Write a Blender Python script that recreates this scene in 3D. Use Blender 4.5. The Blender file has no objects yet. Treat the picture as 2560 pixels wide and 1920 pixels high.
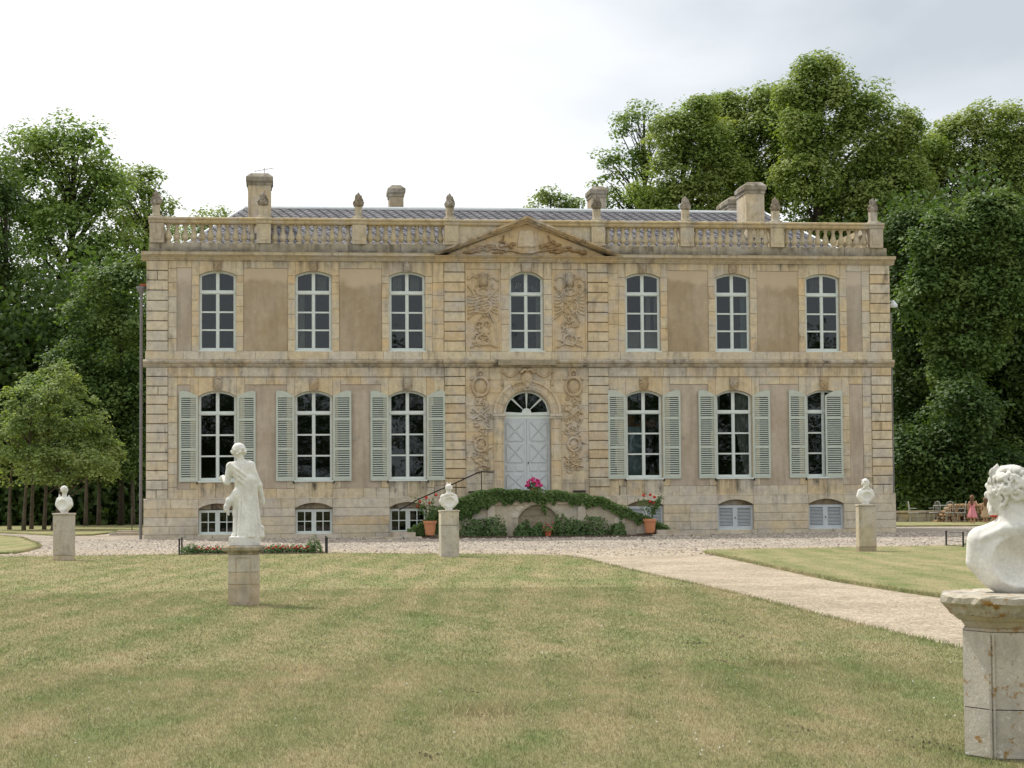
import bpy, bmesh, math, random
import numpy as np
from mathutils import Vector, Matrix
from mathutils.geometry import delaunay_2d_cdt

scene = bpy.context.scene
R = math.radians

# ---------------------------------------------------------------- camera
F_PX, CX, CD, CZ, YAW, HOR, ROLL = 4900.0, -8.16, 64.7, 1.65, 6.75, 1215.0, -0.007
cam = bpy.data.objects.new('camera', bpy.data.cameras.new('camera'))
scene.collection.objects.link(cam)
cam.data.sensor_width = 36.0
cam.data.lens = F_PX / 2560 * 36
cam.data.clip_start = 0.1
cam.data.clip_end = 3000
PITCH = math.atan((960 - HOR) / F_PX)
cam.location = (CX, -CD, CZ)
CAM_ROT = Matrix.Rotation(-R(YAW), 3, 'Z') @ Matrix.Rotation(math.pi / 2 - PITCH, 3, 'X') @ Matrix.Rotation(ROLL, 3, 'Z')
cam.rotation_euler = CAM_ROT.to_euler()
scene.camera = cam

# ---------------------------------------------------------------- sun and sky
SUN_FROM = Vector((-0.46, 0.58, 1.0)).normalized()
SUN_EL = math.asin(SUN_FROM.z)
SUN_AZ = math.atan2(SUN_FROM.x, SUN_FROM.y)
sun = bpy.data.objects.new('sun', bpy.data.lights.new('sun', 'SUN'))
scene.collection.objects.link(sun)
sun.data.energy = 3.6
sun.data.angle = R(4.0)
sun.data.color = (1.0, 0.94, 0.84)
sun.rotation_euler = SUN_FROM.to_track_quat('Z', 'Y').to_euler()

world = bpy.data.worlds.new('World')
scene.world = world
world.use_nodes = True
wt = world.node_tree
wt.nodes.clear()
def wn(t, **kw):
    n = wt.nodes.new(t)
    for k, v in kw.items():
        setattr(n, k, v)
    return n
sky = wn('ShaderNodeTexSky', sky_type='NISHITA')
sky.sun_disc = False
sky.sun_elevation = SUN_EL
sky.sun_rotation = SUN_AZ
bg_sky = wn('ShaderNodeBackground')
bg_sky.inputs['Strength'].default_value = 0.1
wt.links.new(sky.outputs[0], bg_sky.inputs['Color'])
tc = wn('ShaderNodeTexCoord')
mp = wn('ShaderNodeMapping')
mp.inputs['Scale'].default_value = (1.0, 1.0, 2.6)
mp.inputs['Location'].default_value = (0.35, 0.1, 0.55)
wt.links.new(tc.outputs['Generated'], mp.inputs['Vector'])
nz = wn('ShaderNodeTexNoise')
nz.inputs['Scale'].default_value = 3.0
nz.inputs['Detail'].default_value = 7.0
nz.inputs['Roughness'].default_value = 0.45
nz.inputs['Distortion'].default_value = 0.25
wt.links.new(mp.outputs[0], nz.inputs['Vector'])
# a grey cloud bank stands high to the right of the house
dt = wn('ShaderNodeVectorMath', operation='DOT_PRODUCT')
wt.links.new(tc.outputs['Generated'], dt.inputs[0])
bank = Vector((0.30, 0.90, 0.29)).normalized()
dt.inputs[1].default_value = bank
mr = wn('ShaderNodeMapRange', interpolation_type='SMOOTHSTEP')
mr.inputs['From Min'].default_value = 0.955
mr.inputs['From Max'].default_value = 1.0
mr.inputs['To Min'].default_value = 0.0
mr.inputs['To Max'].default_value = 0.26
wt.links.new(dt.outputs['Value'], mr.inputs['Value'])
ad = wn('ShaderNodeMath', operation='ADD')
wt.links.new(nz.outputs['Fac'], ad.inputs[0])
wt.links.new(mr.outputs[0], ad.inputs[1])
rp = wn('ShaderNodeValToRGB')
e = rp.color_ramp.elements
e[0].position = 0.44; e[0].color = (1.0, 1.0, 1.0, 1)
e[1].position = 0.86; e[1].color = (0.52, 0.56, 0.60, 1)
m_ = rp.color_ramp.elements.new(0.64); m_.color = (0.82, 0.84, 0.87, 1)
wt.links.new(ad.outputs[0], rp.inputs['Fac'])
bg_c = wn('ShaderNodeBackground')
bg_c.inputs['Strength'].default_value = 1.12
wt.links.new(rp.outputs['Color'], bg_c.inputs['Color'])
mx = wn('ShaderNodeMixShader')
mx.inputs['Fac'].default_value = 0.90
wt.links.new(bg_sky.outputs[0], mx.inputs[1])
wt.links.new(bg_c.outputs[0], mx.inputs[2])
wo = wn('ShaderNodeOutputWorld')
wt.links.new(mx.outputs[0], wo.inputs['Surface'])

scene.view_settings.view_transform = 'Standard'
scene.view_settings.look = 'None'
scene.view_settings.gamma = 1.0
scene.view_settings.use_curve_mapping = False
scene.view_settings.exposure = 0.14
scene.cycles.max_bounces = 8
scene.cycles.transparent_max_bounces = 12

# ---------------------------------------------------------------- helpers
def lin(r, g, b):
    def c(v):
        v /= 255.0
        return v / 12.92 if v <= 0.04045 else ((v + 0.055) / 1.055) ** 2.4
    return (c(r), c(g), c(b))

SLOPE = 0.0
def ground(x, y):
    """height of the terrain: the park is level"""
    return 0.0

def gnp(y):
    return np.zeros_like(np.asarray(y, float))

ca, sa = math.cos(R(YAW)), math.sin(R(YAW))
def ray(x, y):
    """direction (unit depth) through a point of the photograph (2212 px wide)"""
    u = (x * 1.15732 - 1280) / F_PX
    v = (y * 1.15732 - 960) / F_PX
    d = CAM_ROT @ Vector((u, -v, -1.0))
    s = d.x * sa + d.y * ca
    return (d.x / s, d.y / s, d.z / s)
def deep(x, y, Z):
    r = ray(x, y)
    return Vector((CX + r[0] * Z, -CD + r[1] * Z, CZ + r[2] * Z))
def at(x, y, d=0.0):
    r = ray(x, y)
    t = (CD - d) / r[1]
    return Vector((CX + r[0] * t, -d, CZ + r[2] * t))
def hit(x, y):
    r = ray(x, y)
    lo = CZ / max(-r[2], 1e-4)
    return Vector((CX + r[0] * lo, -CD + r[1] * lo, ground(0, -CD + r[1] * lo)))

col = scene.collection
def link(o, parent=None):
    col.objects.link(o)
    if parent is not None: o.parent = parent
    return o
def empty(name, loc=(0, 0, 0), label=None, cat=None, group=None, rz=0):
    o = bpy.data.objects.new(name, None)
    o.empty_display_size = 0.2
    link(o)
    o.location = loc
    o.rotation_euler = (0, 0, rz)
    if label: tag(o, label, cat, group)
    return o
def tag(o, label=None, cat=None, group=None, kind=None):
    if label: o['label'] = label
    if cat: o['category'] = cat
    if group: o['group'] = group
    if kind: o['kind'] = kind
    return o
def kids(o):
    return [c for c in bpy.data.objects if c.parent == o]
def copy_tree(o, parent=None, loc=None, rz=None):
    c = o.copy()
    link(c)
    c.parent = parent
    for ch in o.children: copy_tree(ch, c)
    if loc is not None: c.location = loc
    if rz is not None: c.rotation_euler = (0, 0, rz)
    return c

def obj_mesh(name, me, mat=None, parent=None, color=None, smooth=False, loc=None):
    if mat is not None:
        me.materials.append(mat)
    if smooth:
        me.polygons.foreach_set('use_smooth', np.ones(len(me.polygons), bool))
    o = bpy.data.objects.new(name, me)
    link(o, parent)
    if color is not None: o.color = (*color[:3], 1)
    if loc is not None: o.location = loc
    return o
def np_obj(name, V, Fc, mat, parent=None, color=None, smooth=False, loc=None):
    me = bpy.data.meshes.new(name)
    me.from_pydata(np.asarray(V, np.float32), [], np.asarray(Fc, np.int32))
    me.update()
    return obj_mesh(name, me, mat, parent, color, smooth, loc)

class MB:
    """collects shapes and links them as one mesh object"""
    def __init__(self): self.v, self.f = [], []
    def add(self, vs, fs):
        b = len(self.v)
        self.v += [tuple(p) for p in vs]
        self.f += [tuple(b + i for i in q) for q in fs]
        return self
    def box(self, x0, x1, y0, y1, z0, z1):
        return self.add([(x0,y0,z0),(x1,y0,z0),(x1,y1,z0),(x0,y1,z0),(x0,y0,z1),(x1,y0,z1),(x1,y1,z1),(x0,y1,z1)],
                        [(0,3,2,1),(4,5,6,7),(0,1,5,4),(1,2,6,5),(2,3,7,6),(3,0,4,7)])
    def block(self, poly, yf, yb, ch=0.012):
        """stone: polygon in x,z (counter-clockwise seen from the front), bevelled front"""
        n = len(poly)
        cx = sum(p[0] for p in poly) / n; cz = sum(p[1] for p in poly) / n
        wx = max(p[0] for p in poly) - min(p[0] for p in poly)
        wz = max(p[1] for p in poly) - min(p[1] for p in poly)
        sx = max(0.2, 1 - 2 * ch / max(wx, 1e-3)); sz = max(0.2, 1 - 2 * ch / max(wz, 1e-3))
        mx_ = (max(p[0] for p in poly) + min(p[0] for p in poly)) / 2
        mz_ = (max(p[1] for p in poly) + min(p[1] for p in poly)) / 2
        vs = [(mx_ + (p[0]-mx_)*sx, yf, mz_ + (p[1]-mz_)*sz) for p in poly]
        vs += [(p[0], yf + ch, p[1]) for p in poly] + [(p[0], yb, p[1]) for p in poly]
        fs = [tuple(range(n))]
        for i in range(n):
            j = (i + 1) % n
            fs += [(i, n + i, n + j, j), (n + i, 2*n + i, 2*n + j, n + j)]
        return self.add(vs, fs)
    def prism(self, poly, y0, y1):
        n = len(poly)
        vs = [(p[0], y0, p[1]) for p in poly] + [(p[0], y1, p[1]) for p in poly]
        fs = [tuple(range(n)), tuple(range(2*n - 1, n - 1, -1))]
        fs += [(i, n + i, n + (i+1) % n, (i+1) % n) for i in range(n)]
        return self.add(vs, fs)
    def xprism(self, poly, x0, x1):
        n = len(poly)
        vs = [(x0, p[0], p[1]) for p in poly] + [(x1, p[0], p[1]) for p in poly]
        fs = [tuple(range(n - 1, -1, -1)), tuple(range(n, 2*n))]
        fs += [(i, (i+1) % n, n + (i+1) % n, n + i) for i in range(n)]
        return self.add(vs, fs)
    def lathe(self, prof, c=(0, 0, 0), n=12, sq=False):
        """profile of (radius, z); sq = square section"""
        vs, fs = [], []
        if sq: n = 4
        for r, z in prof:
            for k in range(n):
                a = 2 * math.pi * k / n + (math.pi / 4 if sq else 0)
                rr = r * (math.sqrt(2) if sq else 1)
                vs.append((c[0] + rr * math.cos(a), c[1] + rr * math.sin(a), c[2] + z))
        m = len(prof)
        for i in range(m - 1):
            for k in range(n):
                fs.append((i*n + k, i*n + (k+1) % n, (i+1)*n + (k+1) % n, (i+1)*n + k))
        fs.append(tuple(range(n - 1, -1, -1)))
        fs.append(tuple((m-1)*n + k for k in range(n)))
        return self.add(vs, fs)
    def tube(self, pts, rad, n=6):
        pts = [Vector(p) for p in pts]
        if not hasattr(rad, '__len__'): rad = [rad] * len(pts)
        vs, fs = [], []
        up = Vector((0.13, 0.27, 0.95)).normalized()
        for i, p in enumerate(pts):
            t = (pts[min(i+1, len(pts)-1)] - pts[max(i-1, 0)])
            if t.length < 1e-9: t = Vector((0, 0, 1))
            t.normalize()
            a = t.cross(up)
            if a.length < 0.1: a = t.cross(Vector((1, 0, 0)))
            a.normalize(); b = t.cross(a)
            for k in range(n):
                w = 2 * math.pi * k / n
                vs.append(p + (a * math.cos(w) + b * math.sin(w)) * rad[i])
        m = len(pts)
        for i in range(m - 1):
            for k in range(n):
                fs.append((i*n + k, (i+1)*n + k, (i+1)*n + (k+1) % n, i*n + (k+1) % n))
        fs.append(tuple(range(n))); fs.append(tuple((m-1)*n + k for k in range(n-1, -1, -1)))
        return self.add(vs, fs)
    def build(self, name, mat, parent=None, color=None, smooth=False, loc=None, fix=True):
        me = bpy.data.meshes.new(name)
        me.from_pydata(self.v, [], self.f)
        if fix:
            bm = bmesh.new(); bm.from_mesh(me)
            bmesh.ops.recalc_face_normals(bm, faces=bm.faces)
            bm.to_mesh(me); bm.free()
        me.update()
        o = obj_mesh(name, me, mat, parent, color, smooth, loc)
        return o

def inside(pt, poly):
    x, y = pt; c = False; n = len(poly); j = n - 1
    for i in range(n):
        xi, yi = poly[i]; xj, yj = poly[j]
        if (yi > y) != (yj > y) and x < (xj - xi) * (y - yi) / (yj - yi) + xi: c = not c
        j = i
    return c
def tri2d(loops, extra=()):
    """triangulates the first loop minus the other loops"""
    vs, es = [], []
    for lp in loops:
        b = len(vs); vs += [Vector(p) for p in lp]
        es += [(b + i, b + (i + 1) % len(lp)) for i in range(len(lp))]
    vs += [Vector(p) for p in extra]
    V, E, Fs, *_ = delaunay_2d_cdt(vs, es, [], 0, 1e-6)
    out = []
    for f in Fs:
        c = ((V[f[0]].x + V[f[1]].x + V[f[2]].x) / 3, (V[f[0]].y + V[f[1]].y + V[f[2]].y) / 3)
        if inside(c, loops[0]) and not any(inside(c, h) for h in loops[1:]): out.append(tuple(f))
    return [(v.x, v.y) for v in V], out
def plate(loops, y0, y1):
    """board in the x,z plane with holes, from y0 (front) to y1; returns an MB"""
    mb = MB()
    V, T = tri2d(loops)
    mb.add([(x, y0, z) for x, z in V], T)
    mb.add([(x, y1, z) for x, z in V], [t[::-1] for t in T])
    for lp in loops:
        n = len(lp)
        mb.add([(x, y0, z) for x, z in lp] + [(x, y1, z) for x, z in lp],
               [(i, (i+1) % n, n + (i+1) % n, n + i) for i in range(n)])
    # weld so that normals can be made consistent
    key, vv, mp_ = {}, [], []
    for p in mb.v:
        k = tuple(round(c, 5) for c in p)
        if k not in key: key[k] = len(vv); vv.append(p)
        mp_.append(key[k])
    mb.v = vv; mb.f = [tuple(mp_[i] for i in f) for f in mb.f]
    return mb

# ---------------------------------------------------------------- materials
class NT:
    def __init__(self, name):
        self.m = bpy.data.materials.new(name); self.m.use_nodes = True
        self.t = self.m.node_tree; self.t.nodes.clear()
        self.out = self.t.nodes.new('ShaderNodeOutputMaterial')
    def n(self, typ, ins=None, **kw):
        nd = self.t.nodes.new(typ)
        for k, v in kw.items(): setattr(nd, k, v)
        for k, v in (ins or {}).items(): self.s(nd, k, v)
        return nd
    def s(self, nd, k, v):
        sock = nd.inputs[k]
        if isinstance(v, bpy.types.NodeSocket): self.t.links.new(v, sock)
        elif isinstance(v, bpy.types.Node): self.t.links.new(v.outputs[0], sock)
        else:
            if hasattr(sock.default_value, '__len__') and hasattr(v, '__len__') and len(v) == 3 and len(sock.default_value) == 4: v = (*v, 1)
            sock.default_value = v
    def pos(self): return self.n('ShaderNodeNewGeometry').outputs['Position']
    def obj(self): return self.n('ShaderNodeTexCoord').outputs['Object']
    def scale(self, vec, sc, loc=(0, 0, 0), rot=(0, 0, 0)):
        return self.n('ShaderNodeMapping', {'Vector': vec, 'Scale': sc, 'Location': loc, 'Rotation': rot}).outputs[0]
    def noise(self, vec, sc, det=4.0, rough=0.55, dist=0.0):
        return self.n('ShaderNodeTexNoise', {'Vector': vec, 'Scale': sc, 'Detail': det, 'Roughness': rough, 'Distortion': dist}).outputs['Fac']
    def rng(self, v, a, b, c, d, smooth=False):
        return self.n('ShaderNodeMapRange', {'Value': v, 'From Min': a, 'From Max': b, 'To Min': c, 'To Max': d},
                      interpolation_type='SMOOTHSTEP' if smooth else 'LINEAR').outputs[0]
    def mix(self, f, a, b, mode='MIX'):
        nd = self.n('ShaderNodeMix', data_type='RGBA', blend_type=mode)
        self.s(nd, 0, f)
        self.s(nd, 6, a); self.s(nd, 7, b)
        return nd.outputs[2]
    def math(self, op, a, b=0.0):
        nd = self.n('ShaderNodeMath', operation=op)
        self.s(nd, 0, a); self.s(nd, 1, b)
        return nd.outputs[0]
    def vmul(self, c, f):
        nd = self.n('ShaderNodeVectorMath', operation='SCALE')
        self.s(nd, 0, c); self.s(nd, 'Scale', f)
        return nd.outputs[0]
    def bump(self, h, strength=0.5, dist=0.02):
        return self.n('ShaderNodeBump', {'Height': h, 'Strength': strength, 'Distance': dist}).outputs[0]
    def principled(self, **ins):
        nd = self.n('ShaderNodeBsdfPrincipled')
        for k, v in ins.items(): self.s(nd, k.replace('_', ' '), v)
        self.t.links.new(nd.outputs[0], self.out.inputs['Surface'])
        return nd

def mat_stone(name, stain=0.5, hue=0.35, speck=0.3, dark=(0.07, 0.062, 0.05), rough_scale=1.0, bump=0.35, lichen=0.0):
    t = NT(name); p = t.pos()
    base = t.n('ShaderNodeObjectInfo').outputs['Color']
    big = t.noise(p, 0.9, 6, 0.6); med = t.noise(p, 6.0, 6, 0.65); fine = t.noise(p, 45 * rough_scale, 5, 0.6)
    c = t.mix(t.rng(big, 0.42, 0.66, 0.0, hue), base, (0.50, 0.40, 0.27))
    grey = t.noise(t.scale(p, (1, 1, 1), (7, 3, 1)), 1.3, 5, 0.6)
    c = t.mix(t.rng(grey, 0.46, 0.66, 0.0, 0.75), c, (0.47, 0.44, 0.395))
    c = t.vmul(c, t.rng(med, 0.25, 0.75, 0.78, 1.18))
    c = t.vmul(c, t.rng(fine, 0.25, 0.75, 0.86, 1.12))
    st = t.noise(t.scale(p, (2.6, 2.6, 0.42)), 1.6, 6, 0.65)
    blot = t.noise(t.scale(p, (1, 1, 1), (3.3, 0, 2.2)), 2.2, 7, 0.68)
    sf = t.math('MULTIPLY', t.rng(st, 0.50 - 0.07*(stain > .9), 0.72 - 0.08*(stain > .9), 0, 1), t.rng(blot, 0.40, 0.62, 0, 1))
    c = t.mix(t.math('MULTIPLY', sf, stain), c, dark)
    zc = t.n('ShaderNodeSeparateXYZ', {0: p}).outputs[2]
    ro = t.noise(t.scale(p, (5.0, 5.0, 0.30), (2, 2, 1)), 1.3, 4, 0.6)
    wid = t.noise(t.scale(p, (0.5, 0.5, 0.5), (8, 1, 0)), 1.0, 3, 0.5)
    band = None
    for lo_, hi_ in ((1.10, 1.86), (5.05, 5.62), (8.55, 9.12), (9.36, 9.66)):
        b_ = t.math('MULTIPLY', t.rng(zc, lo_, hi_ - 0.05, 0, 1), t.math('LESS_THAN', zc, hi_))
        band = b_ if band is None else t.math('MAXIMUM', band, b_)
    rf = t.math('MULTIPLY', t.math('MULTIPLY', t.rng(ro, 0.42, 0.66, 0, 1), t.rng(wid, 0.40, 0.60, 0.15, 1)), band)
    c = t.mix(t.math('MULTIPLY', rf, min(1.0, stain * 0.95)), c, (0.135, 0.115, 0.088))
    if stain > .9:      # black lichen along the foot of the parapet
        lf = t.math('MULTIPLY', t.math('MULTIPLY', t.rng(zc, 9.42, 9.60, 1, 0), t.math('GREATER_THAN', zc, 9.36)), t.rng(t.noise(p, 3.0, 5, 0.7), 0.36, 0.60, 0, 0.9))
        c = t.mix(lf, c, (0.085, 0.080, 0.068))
    sp = t.noise(p, 22, 3, 0.7)
    c = t.mix(t.rng(sp, 0.64, 0.72, 0, speck), c, (0.62, 0.58, 0.50))
    pit = t.noise(t.scale(p, (1, 1, 1), (1, 9, 4)), 14, 3, 0.75)
    c = t.mix(t.rng(pit, 0.68, 0.76, 0, 0.6 * stain + 0.15), c, (0.10, 0.085, 0.06))
    if lichen:
        l1 = t.noise(t.scale(p, (1, 1, 1), (5, 2, 8)), 9, 5, 0.7)
        c = t.mix(t.rng(l1, 0.595 - 0.035*(lichen > .9) - 0.012*(.8 < lichen < .9), 0.64, 0, lichen), c, (0.30, 0.16, 0.03))
        l2 = t.noise(t.scale(p, (1, 1, 1), (15, 22, 3)), 13, 5, 0.7)
        c = t.mix(t.rng(l2, 0.60, 0.68, 0, lichen), c, (0.62, 0.62, 0.58))
    h = t.math('ADD', t.math('MULTIPLY', med, 1.0), t.math('MULTIPLY', fine, 0.35))
    t.principled(Base_Color=c, Roughness=0.92, Specular_IOR_Level=0.15, Normal=t.bump(h, bump, 0.02))
    return t.m

def mat_render(name, a, b):
    t = NT(name); p = t.pos()
    big = t.noise(p, 0.7, 5, 0.55); med = t.noise(p, 5, 6, 0.6); fine = t.noise(p, 60, 4, 0.6)
    c = t.mix(t.rng(big, 0.38, 0.62, 0, 1, True), a, b)
    c = t.vmul(c, t.rng(med, 0.25, 0.75, 0.88, 1.10))
    c = t.vmul(c, t.rng(fine, 0.25, 0.75, 0.86, 1.12))
    chip = t.noise(t.scale(p, (1, 1, 1.6), (2, 0, 5)), 2.4, 6, 0.6)
    c = t.mix(t.rng(chip, 0.67, 0.70, 0, 0.7), c, (0.55, 0.49, 0.41))
    st = t.noise(t.scale(p, (3.0, 3.0, 0.35)), 1.4, 5, 0.6)
    c = t.vmul(c, t.rng(st, 0.45, 0.72, 1.0, 0.80))
    zz = t.n('ShaderNodeSeparateXYZ', {0: p}).outputs[2]
    pn = t.noise(t.scale(p, (0.9, 1, 0.9), (4, 0, 1)), 0.9, 4, 0.55)
    c = t.mix(t.rng(t.math('ADD', zz, t.math('MULTIPLY', pn, 1.5)), 9.05, 9.30, 0, 0.75, True), c, tuple(min(1, v * 1.28) for v in b))
    t.principled(Base_Color=c, Roughness=0.95, Specular_IOR_Level=0.1, Normal=t.bump(t.math('ADD', med, fine), 0.3, 0.015))
    return t.m

def mat_paint(name, base, wear=0.3, rough=0.6, dirt=(0.30, 0.30, 0.26)):
    t = NT(name); p = t.pos()
    med = t.noise(p, 7, 5, 0.6); fine = t.noise(t.scale(p, (6, 6, 1)), 14, 5, 0.65)
    c = t.vmul(t.n('ShaderNodeRGB').outputs[0], 1.0)
    t.t.nodes[-1]
    rgb = [n for n in t.t.nodes if n.bl_idname == 'ShaderNodeRGB'][0]; rgb.outputs[0].default_value = (*base, 1)
    c = t.vmul(c, t.rng(med, 0.25, 0.75, 0.90, 1.07))
    c = t.mix(t.rng(fine, 0.60, 0.75, 0, wear), c, dirt)
    t.principled(Base_Color=c, Roughness=rough, Specular_IOR_Level=0.25, Normal=t.bump(fine, 0.1, 0.004))
    return t.m

def mat_plain(name, base, rough=0.7, var=0.25, scale=12, metal=0.0, spec=0.3, bump=0.15, bdist=0.01):
    t = NT(name); p = t.pos()
    med = t.noise(p, scale, 5, 0.6); big = t.noise(p, scale / 6, 4, 0.6)
    rgb = t.n('ShaderNodeRGB'); rgb.outputs[0].default_value = (*base, 1)
    c = t.vmul(rgb.outputs[0], t.rng(med, 0.25, 0.75, 1 - var, 1 + var))
    c = t.vmul(c, t.rng(big, 0.3, 0.7, 1 - var * 0.7, 1 + var * 0.7))
    t.principled(Base_Color=c, Roughness=rough, Metallic=metal, Specular_IOR_Level=spec, Normal=t.bump(med, bump, bdist))
    return t.m

def mat_leaf(name, a, b, c3, trans=0.35):
    """leaves vary one from the next; light passes through them"""
    t = NT(name); g = t.n('ShaderNodeNewGeometry'); p = g.outputs['Position']
    rnd = g.outputs['Random Per Island']
    cl = t.noise(p, 0.55, 3, 0.5)
    c = t.mix(rnd, tuple(v * .72 for v in a), tuple(v * 1.22 for v in b))  # leaf tones differ; the wider spread puts sunlit highlights into the colour
    c = t.mix(t.rng(cl, 0.45, 0.64, 0, 0.9), c, c3)
    d = t.n('ShaderNodeBsdfPrincipled', {'Base Color': c, 'Roughness': 0.55, 'Specular IOR Level': 0.30})
    tr = t.n('ShaderNodeBsdfTranslucent', {'Color': t.mix(1.0, c, (1.30, 1.35, 0.55), 'MULTIPLY')})
    mx_ = t.n('ShaderNodeMixShader', {0: trans, 1: d.outputs[0], 2: tr.outputs[0]})
    t.t.links.new(mx_.outputs[0], t.out.inputs['Surface'])
    return t.m

def lawn_color(t, p):
    """mown turf: green and straw patches with faint mowing stripes"""
    wob = t.noise(t.scale(p, (0.25, 0.05, 1)), 1.0, 3, 0.5)
    px = t.n('ShaderNodeCombineXYZ', {'X': t.math('ADD', t.n('ShaderNodeSeparateXYZ', {0: t.scale(p, (1, 1, 1), (0, 0, 0), (0, 0, R(9)))}).outputs[0], t.math('MULTIPLY', wob, 2.0))}).outputs[0]
    st = t.n('ShaderNodeTexWave', {'Vector': px, 'Scale': 0.36, 'Distortion': 0.8, 'Detail': 2.0}).outputs['Fac']
    n1 = t.noise(t.scale(p, (1.0, 0.30, 1.0)), 0.80, 6, 0.68)
    n2 = t.noise(t.scale(p, (1.0, 0.34, 1.0), (9, 4, 0)), 3.0, 6, 0.72)
    n3 = t.noise(t.scale(p, (1.0, 0.45, 1.0)), 9.0, 5, 0.7)
    f = t.math('ADD', t.math('MULTIPLY', n1, 0.85), t.math('MULTIPLY', n2, 0.80))
    f = t.math('ADD', f, t.math('MULTIPLY', st, 0.15))
    f = t.math('ADD', f, t.math('MULTIPLY', n3, 0.50))
    f = t.rng(f, 0.88, 1.46, 0, 1, False)
    c = t.mix(f, (0.182, 0.222, 0.078), (0.440, 0.360, 0.212))
    n4 = t.noise(t.scale(p, (1, 0.4, 1), (31, 7, 0)), 0.8, 5, 0.65)
    c = t.mix(t.rng(n4, 0.53, 0.68, 0, 0.55), c, (0.185, 0.250, 0.085))
    return c

def mat_lawn():
    t = NT('lawn_turf'); p = t.pos()
    c = lawn_color(t, p)
    f1 = t.noise(p, 85, 4, 0.7); f2 = t.noise(t.scale(p, (1, 1, 1), (3, 3, 3)), 26, 5, 0.7)
    c = t.vmul(c, t.rng(f1, 0.25, 0.75, 0.62, 1.32))
    c = t.vmul(c, t.rng(f2, 0.25, 0.75, 0.78, 1.20))
    d = t.noise(t.scale(p, (1, 1, 1), (11, 5, 2)), 3.2, 5, 0.72)
    c = t.mix(t.rng(d, 0.715, 0.76, 0, 0.75), c, (0.085, 0.060, 0.035))
    t.principled(Base_Color=c, Roughness=0.9, Specular_IOR_Level=0.1, Normal=t.bump(t.math('ADD', f1, f2), 0.8, 0.03))
    return t.m
def mat_blade():
    t = NT('grass_blades'); g = t.n('ShaderNodeNewGeometry'); p = g.outputs['Position']
    c = lawn_color(t, p)
    rnd = g.outputs['Random Per Island']
    c = t.vmul(c, t.rng(rnd, 0, 1, 0.65, 1.30))
    c = t.mix(t.rng(rnd, 0.90, 0.97, 0, 0.55), c, (0.62, 0.60, 0.42))
    d = t.n('ShaderNodeBsdfPrincipled', {'Base Color': c, 'Roughness': 0.6, 'Specular IOR Level': 0.25})
    tr = t.n('ShaderNodeBsdfTranslucent', {'Color': c})
    m2 = t.n('ShaderNodeMixShader', {0: 0.3, 1: d.outputs[0], 2: tr.outputs[0]})
    t.t.links.new(m2.outputs[0], t.out.inputs['Surface'])
    return t.m

def mat_gravel(name, a, b, cell=38.0, contrast=0.35):
    t = NT(name); p = t.pos()
    v = t.n('ShaderNodeTexVoronoi', {'Vector': p, 'Scale': cell}, feature='F1')
    vc = t.n('ShaderNodeSeparateColor', {0: v.outputs['Color']}).outputs[0]
    big = t.noise(p, 0.6, 6, 0.6); med = t.noise(p, 5, 5, 0.65); fine = t.noise(p, 90, 4, 0.7)
    c = t.mix(t.rng(big, 0.40, 0.62, 0, 1, True), a, b)
    c = t.vmul(c, t.rng(vc, 0, 1, 1 - contrast, 1 + contrast))
    c = t.vmul(c, t.rng(med, 0.25, 0.75, 0.84, 1.14))
    c = t.vmul(c, t.rng(fine, 0.25, 0.75, 0.82, 1.16))
    h = t.math('SUBTRACT', 1.0, v.outputs['Distance'])
    t.principled(Base_Color=c, Roughness=0.95, Specular_IOR_Level=0.1, Normal=t.bump(t.math('ADD', h, fine), 0.7, 0.03))
    return t.m

def mat_glass():
    t = NT('window_glass'); p = t.pos()
    wv = t.noise(p, 1.6, 2, 0.5)
    nrm = t.bump(wv, 0.06, 0.05)
    gl = t.n('ShaderNodeBsdfGlossy', {'Color': (0.9, 0.95, 1.0), 'Roughness': 0.02, 'Normal': nrm})
    tr = t.n('ShaderNodeBsdfTransparent', {'Color': (0.62, 0.66, 0.66)})
    fr = t.n('ShaderNodeFresnel', {'IOR': 1.52, 'Normal': nrm})
    f = t.math('MULTIPLY', fr.outputs[0], 0.85)
    m2 = t.n('ShaderNodeMixShader', {0: f, 1: tr.outputs[0], 2: gl.outputs[0]})
    t.t.links.new(m2.outputs[0], t.out.inputs['Surface'])
    return t.m

M = {}
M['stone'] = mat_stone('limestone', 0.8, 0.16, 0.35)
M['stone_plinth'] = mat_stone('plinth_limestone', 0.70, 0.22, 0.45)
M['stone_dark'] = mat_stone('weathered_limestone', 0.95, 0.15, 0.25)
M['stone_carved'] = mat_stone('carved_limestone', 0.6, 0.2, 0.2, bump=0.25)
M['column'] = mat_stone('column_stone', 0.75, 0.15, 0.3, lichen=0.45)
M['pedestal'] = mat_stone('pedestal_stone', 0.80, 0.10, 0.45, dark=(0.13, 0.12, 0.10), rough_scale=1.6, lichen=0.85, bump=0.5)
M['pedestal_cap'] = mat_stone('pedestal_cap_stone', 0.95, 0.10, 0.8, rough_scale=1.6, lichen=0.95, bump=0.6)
M['marble'] = mat_stone('statue_stone', 0.35, 0.0, 0.10, dark=(0.34, 0.31, 0.24), bump=0.12)
for n_ in M['marble'].node_tree.nodes:
    if n_.bl_idname == 'ShaderNodeMix' and tuple(round(v, 2) for v in n_.inputs[7].default_value[:3]) == (0.47, 0.44, 0.4): n_.inputs[7].default_value = (0.66, 0.64, 0.58, 1)
M['render_up'] = mat_render('upper_render', (0.365, 0.288, 0.186), (0.425, 0.348, 0.248))
M['render_low'] = mat_render('lower_render', (0.425, 0.352, 0.268), (0.490, 0.420, 0.335))
M['render_grey'] = mat_render('grey_render', (0.40, 0.34, 0.26), (0.44, 0.38, 0.31))
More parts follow.
